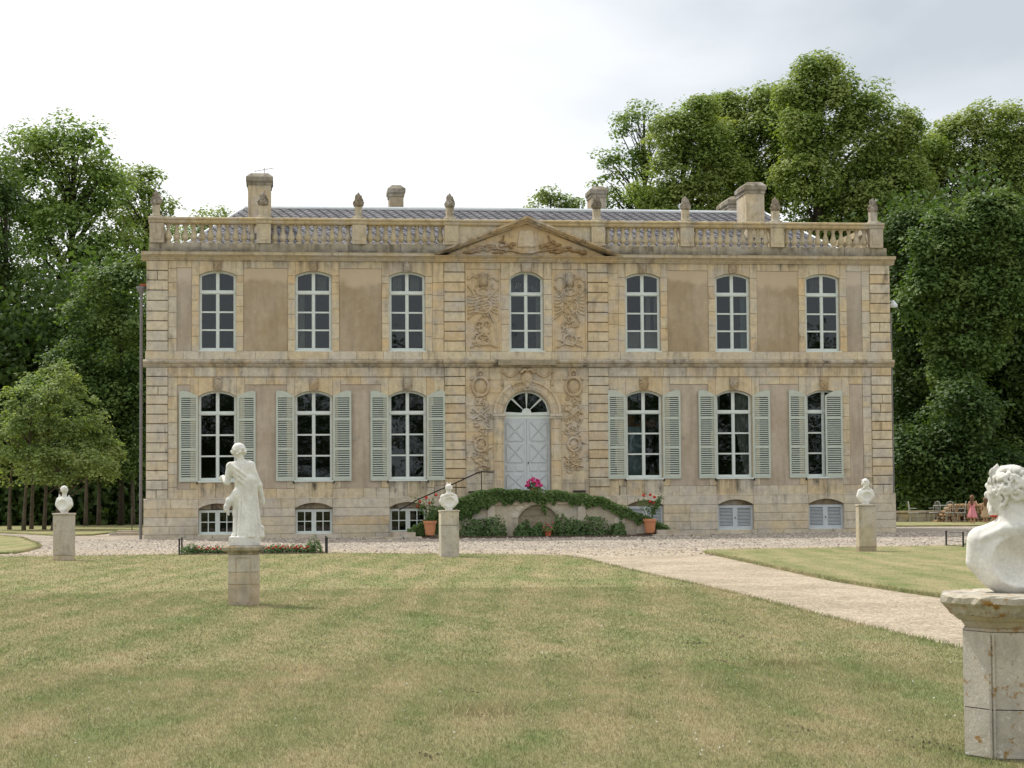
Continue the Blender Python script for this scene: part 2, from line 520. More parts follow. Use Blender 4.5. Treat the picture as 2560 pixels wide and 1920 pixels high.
M['frame'] = mat_paint('pale_window_paint', lin(208, 216, 211), 0.25)
M['shutter'] = mat_paint('sage_shutter_paint', lin(182, 190, 178), 0.45)
M['door'] = mat_paint('grey_blue_door_paint', lin(190, 197, 200), 0.25)
M['glass'] = mat_glass()
M['interior'] = mat_plain('dark_interior', (0.045, 0.038, 0.032), 0.9, 0.2, 3)
M['curtain'] = mat_plain('curtain_cloth', (0.52, 0.50, 0.44), 0.9, 0.12, 10)
M['curtain_blue'] = mat_plain('blue_curtain_cloth', (0.40, 0.50, 0.50), 0.9, 0.1, 10)
M['furniture'] = mat_plain('orange_wood', (0.42, 0.15, 0.06), 0.6, 0.2, 8)
M['zinc'] = mat_plain('zinc_ridge', (0.62, 0.66, 0.68), 0.45, 0.1, 6, metal=0.3)
M['iron'] = mat_plain('black_iron', (0.018, 0.018, 0.018), 0.55, 0.3, 20)
M['pipe'] = mat_plain('grey_downpipe', (0.19, 0.185, 0.19), 0.55, 0.2, 10)
M['terracotta'] = mat_plain('terracotta', (0.55, 0.24, 0.12), 0.85, 0.18, 14)
M['terracotta_red'] = mat_plain('red_terracotta', (0.42, 0.12, 0.06), 0.85, 0.18, 14)
M['soil'] = mat_plain('bed_soil', (0.115, 0.082, 0.060), 0.98, 0.4, 18, bump=0.8, bdist=0.04)
M['bark'] = mat_plain('bark', (0.115, 0.095, 0.070), 0.95, 0.35, 9, bump=0.8, bdist=0.04)
M['bark_dark'] = mat_plain('dark_bark', (0.050, 0.042, 0.032), 0.95, 0.35, 9, bump=0.8, bdist=0.04)
M['log_end'] = mat_plain('sawn_log', (0.30, 0.20, 0.115), 0.9, 0.3, 12)
M['wood_grey'] = mat_plain('weathered_boards', (0.30, 0.26, 0.18), 0.9, 0.25, 10)
M['white_metal'] = mat_plain('white_metal', (0.36, 0.36, 0.34), 0.5, 0.1, 8)
M['brick_red'] = mat_plain('red_tile', (0.35, 0.10, 0.05), 0.9, 0.2, 14)
M['lawn'] = mat_lawn()
M['blade'] = mat_blade()
M['gravel'] = mat_gravel('forecourt_gravel', (0.335, 0.297, 0.248), (0.425, 0.375, 0.312), 30, 0.55)
M['path'] = mat_gravel('path_gravel', (0.395, 0.335, 0.250), (0.490, 0.415, 0.315), 36, 0.40)
M['pebble'] = None
M['earth'] = mat_plain('rough_grass_ground', (0.085, 0.095, 0.030), 0.95, 0.4, 3, bump=0.8, bdist=0.05)
M['verge'] = mat_plain('turf_edge', (0.075, 0.060, 0.030), 0.95, 0.5, 20, bump=0.9, bdist=0.03)
def mat_slate():
    t = NT('slate'); p = t.pos()
    rnd = t.n('ShaderNodeObjectInfo').outputs['Random']; isl = t.n('ShaderNodeNewGeometry').outputs['Random Per Island']
    n = t.noise(p, 9, 5, 0.6)
    r2 = t.math('FRACT', t.math('ADD', rnd, isl))
    c = t.mix(r2, (0.085, 0.085, 0.100), (0.150, 0.148, 0.162))
    c = t.vmul(c, t.rng(n, 0.25, 0.75, 0.75, 1.2))
    t.principled(Base_Color=c, Roughness=0.6, Specular_IOR_Level=0.35, Normal=t.bump(n, 0.2, 0.01))
    return t.m
M['slate'] = mat_slate()
def mat_flower(name, a, b):
    t = NT(name); rnd = t.n('ShaderNodeNewGeometry').outputs['Random Per Island']
    t.principled(Base_Color=t.mix(rnd, a, b), Roughness=0.6, Specular_IOR_Level=0.2)
    return t.m
M['flower_red'] = mat_flower('red_petals', (0.42, 0.015, 0.02), (0.62, 0.06, 0.04))
M['flower_pink'] = mat_flower('magenta_petals', (0.42, 0.02, 0.12), (0.62, 0.06, 0.22))
M['flower_white'] = mat_flower('white_petals', (0.60, 0.60, 0.55), (0.75, 0.75, 0.70))
M['leaf_lime'] = mat_leaf('linden_leaves', (0.142, 0.224, 0.048), (0.248, 0.328, 0.087), (0.322, 0.376, 0.119), 0.38)
M['leaf_mid'] = mat_leaf('plane_leaves', (0.119, 0.206, 0.050), (0.203, 0.297, 0.081), (0.260, 0.338, 0.097), 0.40)
M['leaf_dark'] = mat_leaf('dark_leaves', (0.037, 0.077, 0.018), (0.071, 0.125, 0.030), (0.098, 0.150, 0.037), 0.34)
M['leaf_young'] = mat_leaf('young_lime_leaves', (0.136, 0.213, 0.066), (0.242, 0.319, 0.117), (0.336, 0.390, 0.159), 0.42)
M['leaf_ivy'] = mat_leaf('ivy_leaves', (0.054, 0.110, 0.031), (0.126, 0.206, 0.060), (0.138, 0.219, 0.066), 0.3)
M['leaf_shrub'] = mat_leaf('shrub_leaves', (0.065, 0.130, 0.045), (0.130, 0.215, 0.078), (0.150, 0.230, 0.088), 0.35)
M['leaf_deep'] = mat_leaf('deep_green_leaves', (0.066, 0.127, 0.030), (0.117, 0.187, 0.050), (0.165, 0.231, 0.066), 0.36)
def mat_pebble():
    t = NT('pebbles'); rnd_ = t.n('ShaderNodeNewGeometry').outputs['Random Per Island']
    c = t.mix(rnd_, (0.16, 0.13, 0.11), (0.62, 0.55, 0.46))
    t.principled(Base_Color=c, Roughness=0.9, Specular_IOR_Level=0.15)
    return t.m
M['pebble'] = mat_pebble()
# ---------------------------------------------------------------- ground
rnd = random.Random(7)
def sheet(name, poly, step, zoff, mat, kind='structure', skirt=0.0, parent=None, wob=0.0):
    """ground cover inside an outline, draped over the terrain"""
    ring = []
    for i in range(len(poly)):
        a, b = Vector(poly[i][:2]), Vector(poly[(i+1) % len(poly)][:2])
        n = max(1, int((b - a).length / step))
        for k in range(n):
            p = a.lerp(b, k / n)
            ring.append((p.x + rnd.uniform(-wob, wob), p.y + rnd.uniform(-wob, wob)))
    xs = [p[0] for p in ring]; ys = [p[1] for p in ring]
    extra = []
    x = min(xs)
    big = max(step, (max(xs) - min(xs)) / 60)
    while x < max(xs):
        y = min(ys)
        while y < max(ys):
            q = (x + rnd.uniform(-.2, .2) * big, y + rnd.uniform(-.2, .2) * big)
            if inside(q, ring): extra.append(q)
            y += big
        x += big
    V, T = tri2d([ring], extra)
    def z(x, y): return ground(x, y) + zoff
    vs = [(x, y, z(x, y)) for x, y in V]; fs = list(T)
    if skirt:
        n = len(ring); b = len(vs)
        vs += [(x, y, z(x, y)) for x, y in ring] + [(x, y, z(x, y) - skirt) for x, y in ring]
        fs += [(b + i, b + (i+1) % n, b + n + (i+1) % n, b + n + i) for i in range(n)]
    mb = MB(); mb.add(vs, fs)
    me = bpy.data.meshes.new(name); me.from_pydata(mb.v, [], mb.f); me.update()
    bm = bmesh.new(); bm.from_mesh(me)
    for f in bm.faces:
        if f.normal.z < 0 and abs(f.normal.z) > 0.3: f.normal_flip()
    bm.to_mesh(me); bm.free()
    o = obj_mesh(name, me, mat, parent)
    if kind: o['kind'] = kind
    return o

# terrain to the horizon
gx = np.concatenate([[-900, -400, -200, -120], np.linspace(-80, 80, 41), [120, 200, 400, 900]])
gy = np.concatenate([[-900, -300, -120], np.linspace(-90, 60, 61), [80, 140, 300, 900]])
GX, GY = np.meshgrid(gx, gy)
V = np.stack([GX.ravel(), GY.ravel(), gnp(GY.ravel()) - 0.03], 1)
nx = len(gx)
fc = [(j*nx+i, j*nx+i+1, (j+1)*nx+i+1, (j+1)*nx+i) for j in range(len(gy)-1) for i in range(nx-1)]
g = np_obj('ground', V, fc, M['earth']); tag(g, 'rough grassy ground of the park under the trees', None, None, 'structure')

def H(*pts): return [Vector(hit(x, y)[:2]) for x, y in pts]
fore = [(-60, -14.0)] + H((-60, 1199), (380, 1204), (960, 1206), (1300, 1224)) + H((1420, 1236), (1540, 1206), (2212, 1190)) + [(60, -14.0), (60, 14), (-60, 14)]
g = sheet('gravel_forecourt', fore, 0.7, 0.0, M['gravel']); tag(g, 'grey loose gravel forecourt along the front of the house')
edge_r = H((1525, 1197), (1560, 1204), (1600, 1213), (1700, 1235), (1800, 1257), (1950, 1281), (2040, 1294), (2212, 1318))
edge_l = H((1150, 1203), (1215, 1205), (1260, 1211), (1300, 1222), (1400, 1246), (1500, 1268), (1600, 1292), (1700, 1318), (1800, 1345), (1950, 1381), (2075, 1411), (2212, 1444))
pth = H((1130, 1201)) + edge_l[1:] + [edge_l[-1] + Vector((4, -3)), edge_r[-1] + Vector((9, -5))] + list(reversed(edge_r)) + H((1700, 1190))
g = sheet('gravel_path', pth, 0.5, 0.008, M['path']); tag(g, 'pale sandy path curving across the lawn to the right')
trk = H((-40, 1188), (300, 1188), (700, 1186), (1100, 1188), (1600, 1182), (2300, 1172), (2300, 1178), (1800, 1187), (1520, 1193), (1280, 1212), (1150, 1204), (960, 1202), (380, 1203), (-40, 1206))
g = sheet('worn_track', trk, 0.5, 0.004, M['path']); tag(g, 'worn sandy track along the lawn edge')
main = H((-80, 1208), (0, 1207), (200, 1205), (380, 1202), (560, 1200), (700, 1199), (960, 1201), (1100, 1202)) + edge_l + [edge_l[-1] + Vector((4, -3.5)), (8, -82), (-36, -82), (-40, -30)]
lawn = sheet('lawn', main, 0.45, 0.05, M['lawn'], skirt=0.07, wob=0.03); tag(lawn, 'main mown lawn with straw patches in the foreground')
rl = H((1520, 1194), (1600, 1191), (1750, 1189), (1900, 1186), (2080, 1183), (2260, 1180)) + [(40, -17), (40, -46), edge_r[-1] + Vector((9, -4.5))] + [p for p in reversed(edge_r)]
lawn2 = sheet('lawn', rl, 0.4, 0.06, M['lawn'], skirt=0.08, wob=0.03); tag(lawn2, 'right hand lawn beyond the sandy path')
ll = H((-120, 1158), (0, 1160), (45, 1164), (82, 1178), (86, 1184), (60, 1192), (30, 1197), (-30, 1198), (-200, 1196))
g = sheet('lawn', ll, 0.4, 0.05, M['lawn'], skirt=0.07, wob=0.02); tag(g, 'rounded grass bed at the left end of the forecourt')
vs_ = H((-200, 1152), (0, 1152), (50, 1154), (120, 1158), (200, 1157), (250, 1151), (308, 1150)) + [(-12.0, 14), (-12, 24), (-90, 24)]
g = sheet('lawn', vs_, 0.8, 0.05, M['lawn'], skirt=0.06, wob=0.03); tag(g, 'grass running back under the trees left of the house')
vr = H((1931, 1138), (2212, 1136), (2400, 1135)) + [(90, 17), (90, 24), (12, 24)]
g = sheet('lawn', vr, 0.8, 0.05, M['lawn'], skirt=0.06, wob=0.03); tag(g, 'strip of grass in front of the low wall right of the house')

# ---------------------------------------------------------------- the house
house = empty('country_house', (0, 0, 0), 'two storey limestone country house with pediment, balustrade and shuttered windows', 'mansion')
K = 0.96
def C(r, g, b, f=0.22):
    m = (208, 199, 175)
    return tuple(K * v for v in lin(r + (m[0]-r)*f, g + (m[1]-g)*f, b + (m[2]-b)*f))
def PC(r, g, b): return C(r, g, b, 0.56)
OCHRE = [PC(200,165,115), PC(206,176,128), PC(192,156,106), PC(208,184,145), PC(212,168,106), PC(200,172,126)]
WARM = [PC(204,186,150), PC(198,176,138), PC(206,182,138), PC(192,172,140), PC(208,192,160), PC(202,170,120)]
CREAM = [PC(206,192,166), PC(198,184,160), PC(212,200,176), PC(190,176,150), PC(204,184,148)]
GREY = [PC(202,194,180), PC(192,184,170), PC(208,200,188), PC(196,184,162), PC(204,188,160)]
MIXED = WARM + OCHRE + GREY
CORE = C(184, 166, 136)

def seg(c, w, zs, rise, zb):
    """opening with a segmental arch; rise = w/2 gives a half circle"""
    rad = (w * w / 4 + rise * rise) / (2 * rise)
    def top(x):
        u = min(abs(x - c), w / 2)
        return zs + rise - rad + math.sqrt(max(rad * rad - u * u, 0))
    return dict(c=c, w=w, zs=zs, rise=rise, zb=zb, top=top)
def outline(o, n=12, inset=0.0, z0=None):
    c, w = o['c'], o['w'] / 2 - inset
    zb = (o['zb'] if z0 is None else z0)
    pts = [(c - w, zb), (c + w, zb)]
    for k in range(n + 1):
        x = c + w - 2 * w * k / n
        pts.append((x, o['top'](x) - inset))
    return pts
WX = [-10.2, -7.07, -3.98, 3.95, 7.03, 10.15]
UP = [seg(x, 1.20, 8.63, 0.15, 6.14) for x in WX]
UPC = seg(0, 1.16, 8.55, 0.26, 6.14)
LO = [seg(x, 1.24, 4.64, 0.19, 1.88) for x in WX]
DOOR = seg(0, 1.58, 4.05, 0.76, 1.30)
BASE = [seg(x, 1.22, 0.98, 0.17, 0.14) for x in WX]

wall = plate([[(-12.5, -1.6), (12.5, -1.6), (12.5, 9.3), (-12.5, 9.3)]] + [outline(o) for o in UP + [UPC] + LO + [DOOR] + BASE], 0.06, 0.45)
wall.build('facade_wall', M['stone'], house, CORE)

def stone_row(name, x0, x1, z0, z1, yf, yb, mat, pal, wmin=0.5, wmax=0.9, ops=(), gap=0.007, ch=0.004, par=None, breaks=()):
    live = [o for o in ops if o['zb'] < z1 - 1e-3 and o['zs'] + o['rise'] > z0 + 1e-3 and o['c'] + o['w']/2 > x0 and o['c'] - o['w']/2 < x1]
    cuts = {round(x0, 4), round(x1, 4)}
    for o in live:
        for e in (o['c'] - o['w']/2, o['c'] + o['w']/2):
            if x0 < e < x1: cuts.add(round(e, 4))
    for b in breaks:
        if x0 < b < x1: cuts.add(round(b, 4))
    cuts = sorted(cuts); full = []
    for a, b in zip(cuts, cuts[1:]):
        m = max(1, round((b - a) / rnd.uniform(wmin, wmax)))
        w_ = [rnd.uniform(0.8, 1.2) for _ in range(m)]; t_ = sum(w_); x = a
        for w in w_:
            full.append((x, x + (b - a) * w / t_)); x += (b - a) * w / t_
    for a, b in full:
        mid = (a + b) / 2; a += gap / 2; b -= gap / 2
        inn = [o for o in live if abs(mid - o['c']) < o['w']/2]
        if inn:
            o = inn[0]
            if o['zs'] >= z1 - 0.02 and o['zb'] < z1 - 0.02 and o['zb'] <= z0 + 0.02: continue
            low = []
            for k in range(9):
                x = a + (b - a) * k / 8
                zt = max(z0 + gap/2, o['top'](x) + 0.002)
                if zt < z1 - 0.03: low.append((x, zt))
            if len(low) < 2: continue
            poly = low + [(low[-1][0], z1 - gap/2), (low[0][0], z1 - gap/2)]
        else:
            poly = [(a, z0 + gap/2), (b, z0 + gap/2), (b, z1 - gap/2), (a, z1 - gap/2)]
        dy = rnd.uniform(-0.002, 0.002)
        MB().block(poly, yf + dy, yb, ch).build(name, mat, par or house, rnd.choice(pal))

def panel(x0, x1, z0, z1, mat, y=0.02):
    MB().box(x0 + 0.004, x1 - 0.004, y + rnd.uniform(-.003, .003), 0.075, z0, z1).build('render_panel', mat, house)

def jamb(x0, x1, z0, z1, pal, yf=0.0):
    z = z0
    while z < z1 - 0.05:
        h = rnd.uniform(0.36, 0.52)
        if z + h > z1 - 0.2: h = z1 - z
        MB().block([(x0 + .004, z + .005), (x1 - .004, z + .005), (x1 - .004, z + h - .005), (x0 + .004, z + h - .005)], yf + rnd.uniform(-.002, .002), 0.075, 0.004).build('jamb_stone', M['stone'], house, rnd.choice(pal))
        z += h

for s in (-1, 1):
    L = (lambda a, b: (a, b)) if s > 0 else (lambda a, b: (-b, -a))
    ws = sorted(abs(x) for x in WX if x * s > 0)
    # upper storey
    brk = []
    for x in ws:
        jh = 0.84
        jamb(*L(x - jh, x - 0.6), 6.12, 8.62, OCHRE + WARM[:3])
        jamb(*L(x + 0.6, x + jh), 6.12, 8.62, OCHRE + WARM[:3])
        a, b = L(x - jh, x + jh)
        stone_row('lintel_stone', a, b, 8.62, 9.10, 0.0, 0.075, M['stone'], WARM + OCHRE[:2], 0.38, 0.46, UP, breaks=(s*x - 0.13, s*x + 0.13))
    for x1, x2 in zip(ws, ws[1:]):
        a, b = L(x1 + 0.84, x2 - 0.84)
        panel(a, b, 6.12, 8.86, M['render_up'])
        stone_row('frieze_stone', a, b, 8.865, 9.10, 0.0, 0.075, M['stone'], WARM, 0.6, 0.9)
    a, b = L(2.76, ws[0] - 0.84)
    jamb(a, b, 6.12, 9.10, OCHRE)
    a, b = L(ws[-1] + 0.84, 11.52)
    panel(a, b, 6.12, 8.86, M['render_grey'])
    stone_row('frieze_stone', a, b, 8.865, 9.10, 0.0, 0.075, M['stone'], WARM + GREY, 0.4, 0.6)
    a, b = L(11.52, 11.80)
    jamb(a, b, 6.12, 9.10, WARM + GREY)
    # lower storey
    for x in ws:
        jh = 0.88
        jamb(*L(x - jh, x - 0.62), 1.62, 4.62, WARM)
        jamb(*L(x + 0.62, x + jh), 1.62, 4.62, WARM)
        a, b = L(x - jh, x + jh)
        stone_row('lintel_stone', a, b, 4.62, 5.275, 0.0, 0.075, M['stone'], OCHRE[:4] + WARM, 0.4, 0.5, LO, breaks=(s*x - 0.14, s*x + 0.14))
        stone_row('sill_stone', *L(x - 0.62, x + 0.62), 1.30, 1.875, -0.01, 0.075, M['stone_dark'], WARM + GREY, 0.5, 0.8)
    for x1, x2 in zip(ws, ws[1:]):
        a, b = L(x1 + 0.88, x2 - 0.88)
        panel(a, b, 1.62, 5.02, M['render_low'])
        stone_row('frieze_stone', a, b, 5.025, 5.275, 0.0, 0.075, M['stone'], OCHRE[:3] + WARM, 0.6, 0.9)
    a, b = L(2.76, ws[0] - 0.88)
    jamb(a, b, 1.30, 5.275, OCHRE + WARM)
    a, b = L(ws[-1] + 0.88, 11.50)
    panel(a, b, 1.62, 5.02, M['render_low'] if s > 0 else M['render_grey'])
    stone_row('frieze_stone', a, b, 5.025, 5.275, 0.0, 0.075, M['stone'], WARM + GREY, 0.4, 0.6)
    a, b = L(11.50, 11.80)
    jamb(a, b, 1.30, 5.275, GREY + WARM)
    stone_row('frieze_stone', *L(2.76, 11.80), 5.29, 5.60, -0.012, 0.075, M['stone'], WARM + OCHRE[:2] + GREY[:1], 0.7, 1.2)
    # strip under the render, down to the plinth
    for x0, x1 in zip([2.76 + 0.36] + [x + 0.62 for x in ws], [x - 0.62 for x in ws] + [11.80]):
        if x1 - x0 > 0.05: stone_row('wall_stone', *L(x0, x1), 1.30, 1.615, 0.0, 0.075, M['stone_plinth'], GREY + WARM, 0.5, 0.8)
    # corner quoins and the pilasters of the middle bay, with deep joints
    for (q0, q1, pal) in ((11.80, 12.50, GREY + CREAM if s < 0 else CREAM + WARM + OCHRE[:1]), (2.06, 2.76, OCHRE[:4] + WARM)):
        a, b = L(q0, q1)
        for (z0, z1, n) in ((6.12, 9.10, 9), (1.30, 5.60, 14)):
            h = (z1 - z0) / n
            jit = [0] + [rnd.uniform(-.014, .014) for _ in range(n - 1)] + [0]
            for i in range(n):
                if rnd.random() < 0.12 and q0 > 5:
                    m = a + (b - a) * rnd.uniform(0.4, 0.6); parts = ((a, m - .003), (m + .003, b))
                else: parts = ((a, b),)
                pc = rnd.choice(pal)
                for (pa, pb) in parts:
                    j0, j1 = jit[i], jit[i+1]
                    MB().block([(pa + .005, z0 + i*h + .013 + j0), (pb - .005, z0 + i*h + .013 + j0), (pb - .005, z0 + (i+1)*h - .013 + j1), (pa + .005, z0 + (i+1)*h - .013 + j1)], -0.05 + rnd.uniform(-.006, .006), 0.075, rnd.uniform(.010, .020)).build('quoin_stone', M['stone'], house, pc)
# sill bands under the upper windows
stone_row('band_stone', -12.53, 12.53, 5.85, 6.12, -0.075, 0.075, M['stone'], GREY + WARM, 1.0, 1.5)
# plinth
for z0, z1 in ((-0.10, 0.14), (0.14, 0.42), (0.42, 0.70), (0.70, 0.98), (0.98, 1.285)):
    stone_row('plinth_stone', -12.57, 12.57, z0, z1, -0.10, 0.075, M['stone_plinth'], GREY + GREY + WARM + CREAM, 1.0, 1.7, BASE, ch=0.010)
# middle bay
for (o, zt) in ((UPC, 6.12),):
    for s in (-1, 1):
        a, b = (0.58, 0.86) if s > 0 else (-0.86, -0.58)
        jamb(a, b, 6.12, 8.54, OCHRE[:4] + WARM, -0.03)
stone_row('lintel_stone', -0.86, 0.86, 8.545, 9.10, -0.03, 0.075, M['stone'], OCHRE[:4] + WARM, 0.4, 0.5, [UPC], breaks=(-0.17, 0.17))
for s in (-1, 1):
    a, b = (0.86, 2.05) if s > 0 else (-2.05, -0.86)
    MB().box(a + .005, b - .005, -0.005, 0.075, 6.13, 8.87).build('relief_ground', M['stone_carved'], house, C(200, 176, 138))
    stone_row('frieze_stone', a, b, 8.875, 9.10, -0.03, 0.075, M['stone'], OCHRE[:3] + WARM, 0.5, 0.7)
    MB().box(a + .005, a + .055, -0.03, 0.0, 6.13, 8.87).build('relief_border', M['stone'], house, C(204, 178, 136))
    MB().box(b - .055, b - .005, -0.03, 0.0, 6.13, 8.87).build('relief_border', M['stone'], house, C(204, 178, 136))
z = 1.30
for i in range(10):
    stone_row('wall_stone', -2.06, 2.06, z, z + 0.43, -0.02, 0.075, M['stone'] if z > 2.4 else M['stone_plinth'], OCHRE[:4] + WARM if z > 2.4 else GREY + WARM, 0.6, 1.0, [DOOR], gap=0.008, ch=0.004)
    z += 0.43

# mouldings
def mould(name, prof, x0, x1, mat, color, cuts=1):
    for i in range(cuts):
        a = x0 + (x1 - x0) * i / cuts; b = x0 + (x1 - x0) * (i + 1) / cuts
        MB().xprism(prof, a + (0.003 if i else 0), b - (0.003 if i < cuts - 1 else 0)).build(name, mat, house, color)
CORN = [(0.3, 9.10), (-0.05, 9.10), (-0.06, 9.14), (-0.10, 9.16), (-0.11, 9.20), (-0.20, 9.25), (-0.27, 9.27), (-0.28, 9.34), (-0.30, 9.37), (0.3, 9.40)]
mould('main_cornice', CORN, -12.66, -3.05, M['stone'], C(182, 168, 138), 6)
mould('main_cornice', CORN, 3.05, 12.66, M['stone'], C(182, 168, 138), 6)
mould('main_cornice', [(p[0] - 0.04, min(p[1], 9.30)) for p in CORN], -3.05, 3.05, M['stone'], C(196, 172, 130), 3)
STR = [(0.07, 5.60), (-0.04, 5.60), (-0.05, 5.63), (-0.08, 5.65), (-0.09, 5.70), (-0.15, 5.74), (-0.16, 5.79), (-0.10, 5.85), (0.07, 5.85)]
mould('string_course', STR, -12.60, -2.80, M['stone_dark'], C(166, 152, 126), 6)
mould('string_course', [(p[0] - (0.05 if p[0] < 0 else 0), p[1]) for p in STR], -2.80, 2.80, M['stone_dark'], C(170, 154, 124), 3)
mould('string_course', STR, 2.80, 12.60, M['stone_dark'], C(164, 150, 124), 6)
MB().box(-0.98, 0.98, -0.235, 0.0, 5.66, 5.83).build('dark_tablet', M['wood_grey'], house)
mould('plinth_ledge', [(0.07, 1.285), (-0.10, 1.285), (-0.06, 1.315), (0.07, 1.315)], -12.57, 12.57, M['stone_plinth'], C(180, 168, 146), 10)
# small fillet between lintels and frieze, lower storey
for a, b in ((-11.8, -2.76), (2.76, 11.8)):
    mould('fillet', [(0.07, 5.276), (-0.022, 5.276), (-0.026, 5.289), (0.07, 5.289)], a, b, M['stone'], C(188, 164, 124), 4)

# pediment
def lerp2(p, q, t): return (p[0] + (q[0]-p[0])*t, p[1] + (q[1]-p[1])*t)
MB().prism([(-2.75, 9.3), (2.75, 9.3), (0, 10.42)], -0.07, 0.25).build('tympanum', M['stone'], house, C(198, 170, 126))
for s in (-1, 1):
    rk = MB()
    for (o0, o1, yf) in ((0.0, 0.09, -0.40), (0.09, 0.16, -0.33), (0.16, 0.24, -0.22)):
        p = [(s*3.12, 9.31 + 0.05 - o0 * 0.4), (0, 10.63 - o0), (0, 10.63 - o1), (s*(3.12 - o1 * 1.0), 9.31 + 0.05 - o1*0.4 if o1 < 0.15 else 9.305)]
        p[0] = (s*3.12 - s*o0*0.6, 9.36 - o0*0.35); p[3] = (s*3.12 - s*o1*0.6, 9.36 - o1*0.35 if o1 < 0.1 else 9.302)
        rk.prism(p, yf, 0.20 + o0*0.1)
    rk.build('raking_cornice', M['stone_dark'], house, C(184, 158, 116))
MB().block([(-0.30, 9.62), (0.30, 9.62), (0.22, 10.18), (-0.22, 10.18)], -0.12, -0.05, 0.01).build('blank_shield', M['stone'], house, C(205, 185, 150))

# parapet and balustrade
PX = [-12.17, -8.70, -5.56, -2.50, 2.44, 5.48, 8.60, 12.05]
stone_row('parapet_stone', -12.42, 12.42, 9.40, 9.68, -0.02, 0.42, M['stone_dark'], [C(168,158,138), C(160,150,130), C(154,146,128)], 1.2, 1.7)
RAIL = [(-0.02, 10.32), (-0.05, 10.34), (-0.07, 10.37), (-0.07, 10.42), (-0.12, 10.46), (-0.12, 10.51), (-0.08, 10.53), (0.40, 10.53), (0.36, 10.32)]
for a, b in zip(PX, PX[1:]):
    mould('balustrade_rail', RAIL, a, b, M['stone'], C(186, 166, 124), 2)
for i, x in enumerate(PX):
    p = MB().box(x - 0.23, x + 0.23, -0.09, 0.40, 9.68, 10.318)
    p.block([(x - 0.15, 9.78), (x + 0.15, 9.78), (x + 0.15, 10.24), (x - 0.15, 10.24)], -0.105, -0.08, 0.012)
    p.xprism([(q[0] - 0.045, q[1] + 0.001) if q[0] < 0.2 else (q[0] + 0.03, q[1] + 0.001) for q in RAIL], x - 0.27, x + 0.27)
    p.build('balustrade_pier', M['stone'], house, C(190, 176, 146) if 0 < i < 7 else C(172, 160, 140))
MB().box(PX[3] + 0.24, PX[4] - 0.24, 0.02, 0.34, 9.68, 10.32).build('parapet_panel', M['stone'], house, C(196, 184, 158))
bprof = [(0.095, 0.0), (0.095, 0.05), (0.06, 0.06), (0.055, 0.09), (0.085, 0.12), (0.115, 0.17), (0.118, 0.21), (0.104, 0.28), (0.076, 0.37), (0.057, 0.46), (0.052, 0.52), (0.075, 0.535), (0.075, 0.555), (0.056, 0.565), (0.09, 0.58), (0.09, 0.64)]
bal0 = None
for i, (a, b) in enumerate(zip(PX, PX[1:])):
    if i == 3: continue
    n = round((b - a - 0.46) / 0.262)
    for k in range(n):
        x = a + 0.23 + (b - a - 0.46) * (k + 0.5) / n
        if bal0 is None:
            o = bal0 = MB().lathe(bprof, n=10).build('baluster', M['stone'], house, smooth=True)
        else:
            o = bal0.copy(); link(o, house)
        o.location = (x, 0.15, 9.68); o.rotation_euler = (0, 0, rnd.uniform(0, 6))
        o.color = (*rnd.choice([C(184,170,138), C(176,162,132), C(190,176,146)]), 1)
# side balustrades run back along the ends of the roof
for sx, xx in ((-1, -12.25), (1, 12.2)):
    MB().box(xx - 0.2, xx + 0.2, 0.4, 8.4, 9.40, 9.68).build('parapet_stone', M['stone_dark'], house, C(174,160,132))
    MB().box(xx - 0.2, xx + 0.2, 0.4, 8.4, 10.33, 10.52).build('balustrade_rail', M['stone'], house, C(180,162,124))
    for k in range(28):
        o = bal0.copy(); link(o, house); o.location = (xx, 0.55 + 0.28 * k, 9.68); o.color = (*C(178,160,122), 1)
# finials: neck with a carved cone
fin0 = None
FX = [-12.20, -8.72, -5.58, -2.54, 2.42, 5.46, 8.58, 12.0]
for i, x in enumerate(FX):
    if fin0 is None:
        e0 = MB().lathe([(0.20, 0), (0.20, 0.05), (0.135, 0.08), (0.115, 0.14), (0.125, 0.40), (0.10, 0.42)], sq=True).build('finial', M['stone_dark'], house, C(184, 172, 148))
        cone = MB(); rr = random.Random(3)
        cone.lathe([(0.06, 0.40), (0.14, 0.42), (0.175, 0.47), (0.175, 0.53), (0.14, 0.60), (0.125, 0.66), (0.115, 0.72), (0.075, 0.80), (0.04, 0.86), (0.012, 0.90)], n=10)
        for j in range(46):
            zz = rr.uniform(0.44, 0.80); ra = 0.172 if zz < .55 else 0.172 - (zz - .55) * .40
            aa = rr.uniform(0, 6.28)
            cone.lathe([(0.0, -0.03), (0.032, 0), (0.022, 0.03), (0.0, 0.05)], (ra * math.cos(aa), ra * math.sin(aa), zz), 5)
        c0 = cone.build('carved_cone', M['stone_dark'], e0, C(108, 98, 84))
        fin0 = e0; o = e0
    else:
        o = fin0.copy(); link(o, house)
        c_ = c0.copy(); link(c_, o)
    o.location = (x, 0.14, 10.525); o.rotation_euler = (0, 0, rnd.uniform(-.06, .06))

